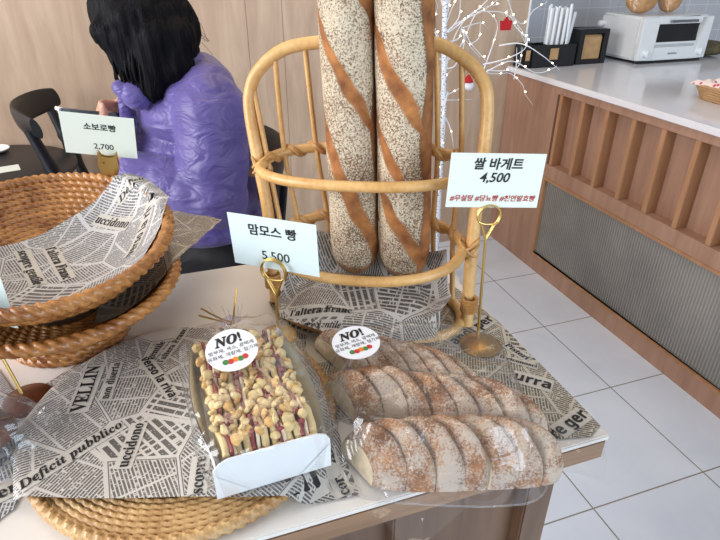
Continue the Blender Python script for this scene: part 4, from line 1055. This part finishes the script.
ph.v = [tuple(phc+R_ @ Vector(q)) for q in ph.v]
po = thing('phone', 'slim dark phone held edge-on in the hand of the person in the lavender jacket', 'phone', phc)
build('phone_body', ph, 'phone', po, bevel=.003)
scn = MB().box((-.070, -.034, .0041), (.070, .034, .0046)); scn.v = [tuple(phc+R_ @ Vector(q)) for q in scn.v]; build('screen', scn, 'dark_glass', po, smooth=False)
tip = MB().box((-.0762, -.030, -.003), (-.0655, .030, .0050)); tip.v = [tuple(phc+R_ @ Vector(q)) for q in tip.v]; build('tip_glint', tip, 'white_plastic', po, bevel=.001)  # white piece standing in for light reflected off the phone's end

# ------------------------------------------------------------ dark spindle chairs
def chair(loc, rz, label, lean=.16, zc=.835, nsp=5, ch=.052):
    R = Matrix.Rotation(rz, 3, 'Z'); L_ = Vector(loc)
    t = thing('dining_chair', label, 'chair', loc, 'dark wooden chairs')
    def X(mb): mb.v = [tuple(L_+R @ Vector(q)) for q in mb.v]; return mb
    # local: sits facing -x, back at +x
    s_ = MB()
    def seat(u, v):
        a = 2*pi*u; ca_, sa_ = cos(a), sin(a); k = [(.0, .444), (1, .440), (1.0, .425), (0, .42)]
        q = v*3; i = min(2, int(q)); f = q-i; r = k[i][0]+(k[i+1][0]-k[i][0])*f; z = k[i][1]+(k[i+1][1]-k[i][1])*f
        return (.205*abs(ca_)**.8*(1 if ca_ > 0 else -1)*r, .21*abs(sa_)**.8*(1 if sa_ > 0 else -1)*r, z)
    s_.grid(40, 10, seat, closed_u=True); build('seat', X(s_), 'black', t)
    for sx in (-1, 1):
        for sy in (-1, 1):
            a = Vector((sx*.14, sy*.15, .425)); b = Vector((sx*.205, sy*.20, 0.0)); m_ = MB()
            m_.tube([a.lerp(b, q) for q in (0, .2, .45, .5, .55, .8, 1)], [.015, .019, .020, .023, .020, .017, .013], 14); build('leg', X(m_), 'black', t)
    st = MB(); st.tube([(-.17, -.172, .22), (.17, -.172, .22)], .009, 10).tube([(-.17, .172, .22), (.17, .172, .22)], .009, 10).tube([(0, -.17, .22), (0, .17, .22)], .009, 10); build('stretcher', X(st), 'black', t)
    tops = []
    for sy in (-1, 1):
        a = Vector((.165, sy*.165, .43)); b = Vector((.165+lean-.018, sy*.205, zc-.012)); m_ = MB()
        qs = [0, .3, .5, .55, .6, .64, .69, .73, .78, .82, 1]; rr_ = [.016, .018, .019, .0235, .019, .0235, .019, .0235, .019, .018, .016]
        m_.tube([a.lerp(b, q) for q in qs], rr_, 14); build('back_post', X(m_), 'black', t)
    for i in range(nsp):
        yy = (-2+i)*.062; m_ = MB(); m_.tube([(.175, yy*.9, .43), (.175+lean+.035*(1-(yy/.2)**2), yy, zc-.045)], .0075, 8); build('spindle', X(m_), 'black', t)
    cr = MB()
    def crest(u, v):
        y_ = -.235+.47*u; q = 1-(y_/.235)**2; a = 2*pi*v; hh = ch*(1-.25*abs(2*u-1)**6); th = .013
        x = .165+lean-.045+.085*q; return (x+th*cos(a)+.20*hh*sin(a), y_, zc+hh*sin(a))
    cr.grid(40, 16, crest); n0 = 16; cr.f += [tuple(range(16))[::-1], tuple(range(39*16, 40*16))]; cr.mi += [0, 0]; build('crest_rail', X(cr), 'black', t)
    return t
chair((.045, 1.52, 0), 0, 'dark wooden chair under the person in the lavender jacket', lean=.03, zc=.88)
chair((-.125, 2.165, 0), rad(180), 'dark wooden chair with a curved crest beside the round black table', lean=.13, zc=.90, nsp=0, ch=.042)

# ------------------------------------------------------------ round cafe table
rt_ = thing('cafe_table', 'round black cafe table by the plywood wall at the left', 'table', (-.62, 2.17, 0))
build('table_top', MB().lathe([(.290, 0), (.297, .004), (.297, .016), (.291, .02)], (-.62, 2.17, .70), 72), 'black_table', rt_)
build('pedestal', MB().lathe([(.026, 0), (.026, .67)], (-.62, 2.17, .03), 24), 'black', rt_)
build('table_base', MB().lathe([(.19, 0), (.19, .008), (.05, .02), (.03, .032)], (-.62, 2.17, 0), 48), 'black', rt_)
dsh = MB().lathe([(.034, 0), (.052, .006), (.058, .013), (.056, .0135), (.048, .008), (.0, .006)], (-.625, 2.375, .7205), 40)
tag(build('saucer', dsh, 'white_plastic'), 'small white round dish on the round black table', 'dish')
lf = MB().box((-.66, 2.10, .7205), (-.50, 2.17, .7213), rot=Matrix.Rotation(rad(15), 3, 'Z')); lf.box((-.60, 2.135, .7214), (-.565, 2.15, .7218), 1, rot=Matrix.Rotation(rad(15), 3, 'Z'))
tag(build('paper_card', lf, ['card', 'redink'], smooth=False), 'white paper card with red print on the round black table', 'paper card')

# ------------------------------------------------------------ lit twig tree
ft = thing('twig_tree', 'white lit twig tree with a birch trunk standing behind the rattan rack', 'decorative tree', (1.075, 2.1, 0))
def fpx(px, py, d=0.0):      # a point at the tree's own depth, read off a paper sketch of the branches
    return Vector((1.054+.0049*(px-445)+.00022*py+d*.30, 2.1+d, 1.218-.0037*py-.0004*(px-445)-d*.03))
trk = MB(); trk.tube(bez([(1.10, 2.1, .012), (1.09, 2.1, .4), (1.083, 2.1, .75), (1.072, 2.1, .95), (1.056, 2.1, 1.2), (1.048, 2.1, 1.6), (1.05, 2.1, 1.9)], 6), [.0125-.0001*i for i in range(37)], 14); build('trunk', trk, 'birch', ft)
build('base', MB().lathe([(.12, 0), (.12, .01), (.03, .014)], (1.10, 2.1, 0), 40), 'white_plastic', ft)
leds = []; br_ = MB()
def branch(pts, r=.0030, every=2):
    P = bez(pts, 6); br_.tube(P, [r*(1-.72*i/(len(P)-1)) for i in range(len(P))], 6)
    for i in range(7, len(P), 8):
        if len(leds) < 96: leds.append(P[i]+Vector((random.uniform(-.004, .004), -.004, .004)))
    return P
main = [[(447, 60), (461, 44), (475, 12), (488, 8), (505, 10), (522, 28), (526, 40)], [(446, 40), (458, 36), (462, 25), (470, 40), (484, 56), (490, 62)], [(447, 75), (452, 48), (462, 25), (476, 8), (498, 0)],
        [(484, 68), (495, 60), (508, 55), (530, 66), (545, 62), (551, 58)], [(484, 70), (500, 72), (515, 73), (528, 85), (532, 96), (541, 108)], [(482, 66), (490, 40), (494, 20), (484, 8), (472, 10)],
        [(462, 25), (468, 40), (483, 56)], [(449, 90), (445, 110), (443, 130), (443, 160), (440, 175)], [(443, 95), (450, 78), (457, 72)], [(441, 98), (452, 92), (470, 80), (486, 68)], [(441, 100), (460, 102), (478, 103)],
        [(494, 40), (512, 36), (530, 46), (548, 60)], [(448, 30), (470, 8), (486, -12)], [(447, 20), (452, 5), (462, -14)], [(446, 50), (438, 30), (430, 8)], [(447, 30), (456, 14), (455, -10)], [(505, 10), (520, 18), (532, 4), (545, -6)],
        [(500, -8), (508, 8), (516, 20), (524, 36)], [(480, 60), (498, 52), (512, 40), (514, 25)], [(470, 40), (478, 34), (480, 18)], [(462, 25), (480, 20), (490, 26)], [(444, 110), (452, 130), (455, 150)], [(485, 66), (500, 66), (514, 60), (516, 40)],
        [(512, 75), (514, 60), (514, 42)], [(447, 66), (455, 62), (462, 40), (458, 20)], [(520, 30), (510, 20), (506, 8)], [(447, 10), (442, -10), (448, -40)], [(447, 0), (466, -20), (490, -34)], [(430, 8), (420, -8), (424, -30)], [(446, 0), (430, -20), (415, -30)]]
for k, bp in enumerate(main):
    d = random.uniform(-.12, .14); branch([fpx(x, y_, d*(.15+.85*min(1, i/2.0))) for i, (x, y_) in enumerate(bp)])
for k in range(26):
    a = random.uniform(0, 2*pi); el = random.uniform(.1, 1.0); st = Vector((1.055+.004, 2.1, random.uniform(1.0, 1.7))); q = [st]; d = Vector((cos(a)*cos(el), sin(a)*cos(el)*.7, sin(el)))
    for j in range(4): q.append(q[-1]+d*random.uniform(.07, .11)); d = (d+Vector((random.uniform(-.4, .4), random.uniform(-.3, .3), random.uniform(-.5, .1)))).normalized()
    q = [p_ if p_.y < 2.42 else Vector((p_.x, 2.42, p_.z)) for p_ in q]; branch(q, .003)
tag(build('branches', br_, 'twig', ft), kind='stuff')
lm = MB(); l0 = None
for i, p_ in enumerate(leds):
    if l0 is None: l0 = build('led_bulb', MB().ell(p_, .0030, 8, 6), 'led', ft); base_p = p_
    else: c_ = l0.copy(); COL.objects.link(c_); c_.parent = ft; c_.location = p_-base_p
o1 = thing('hanging_ornament', 'red felt house ornament hanging high on the lit twig tree', 'ornament', fpx(499, 18))
c0 = fpx(499, 18); hm = MB(); pr = [(-.022, -.024), (.022, -.024), (.026, .012), (.012, .010), (0, .026), (-.012, .010), (-.026, .012)]
hm.add([c0+Vector((x, -.012, z)) for x, z in pr]+[c0+Vector((x, -.004, z)) for x, z in pr], [tuple(range(7)), tuple(range(7, 14))[::-1]]+[(i, (i+1) % 7, 7+(i+1) % 7, 7+i) for i in range(7)]); build('felt_shape', hm, 'red', o1, smooth=False)
build('string', MB().tube([c0+Vector((0, -.008, .024)), c0+Vector((0, -.006, .05))], .0012, 6), 'white', o1)
c0 = fpx(467, 79); o2 = thing('hanging_ornament', 'small white ornament with a red cap low on the lit twig tree', 'ornament', c0)
build('white_body', MB().ell(c0+Vector((.004, -.01, -.014)), (.020, .014, .019), 16, 10), 'white', o2); build('red_cap', MB().lathe([(.019, 0), (.020, .006), (.012, .018), (.003, .03)], c0+Vector((-.002, -.01, 0)), 18), 'red', o2)
build('string', MB().tube([c0+Vector((0, -.01, .028)), c0+Vector((.004, -.006, .055))], .0012, 6), 'white', o2)
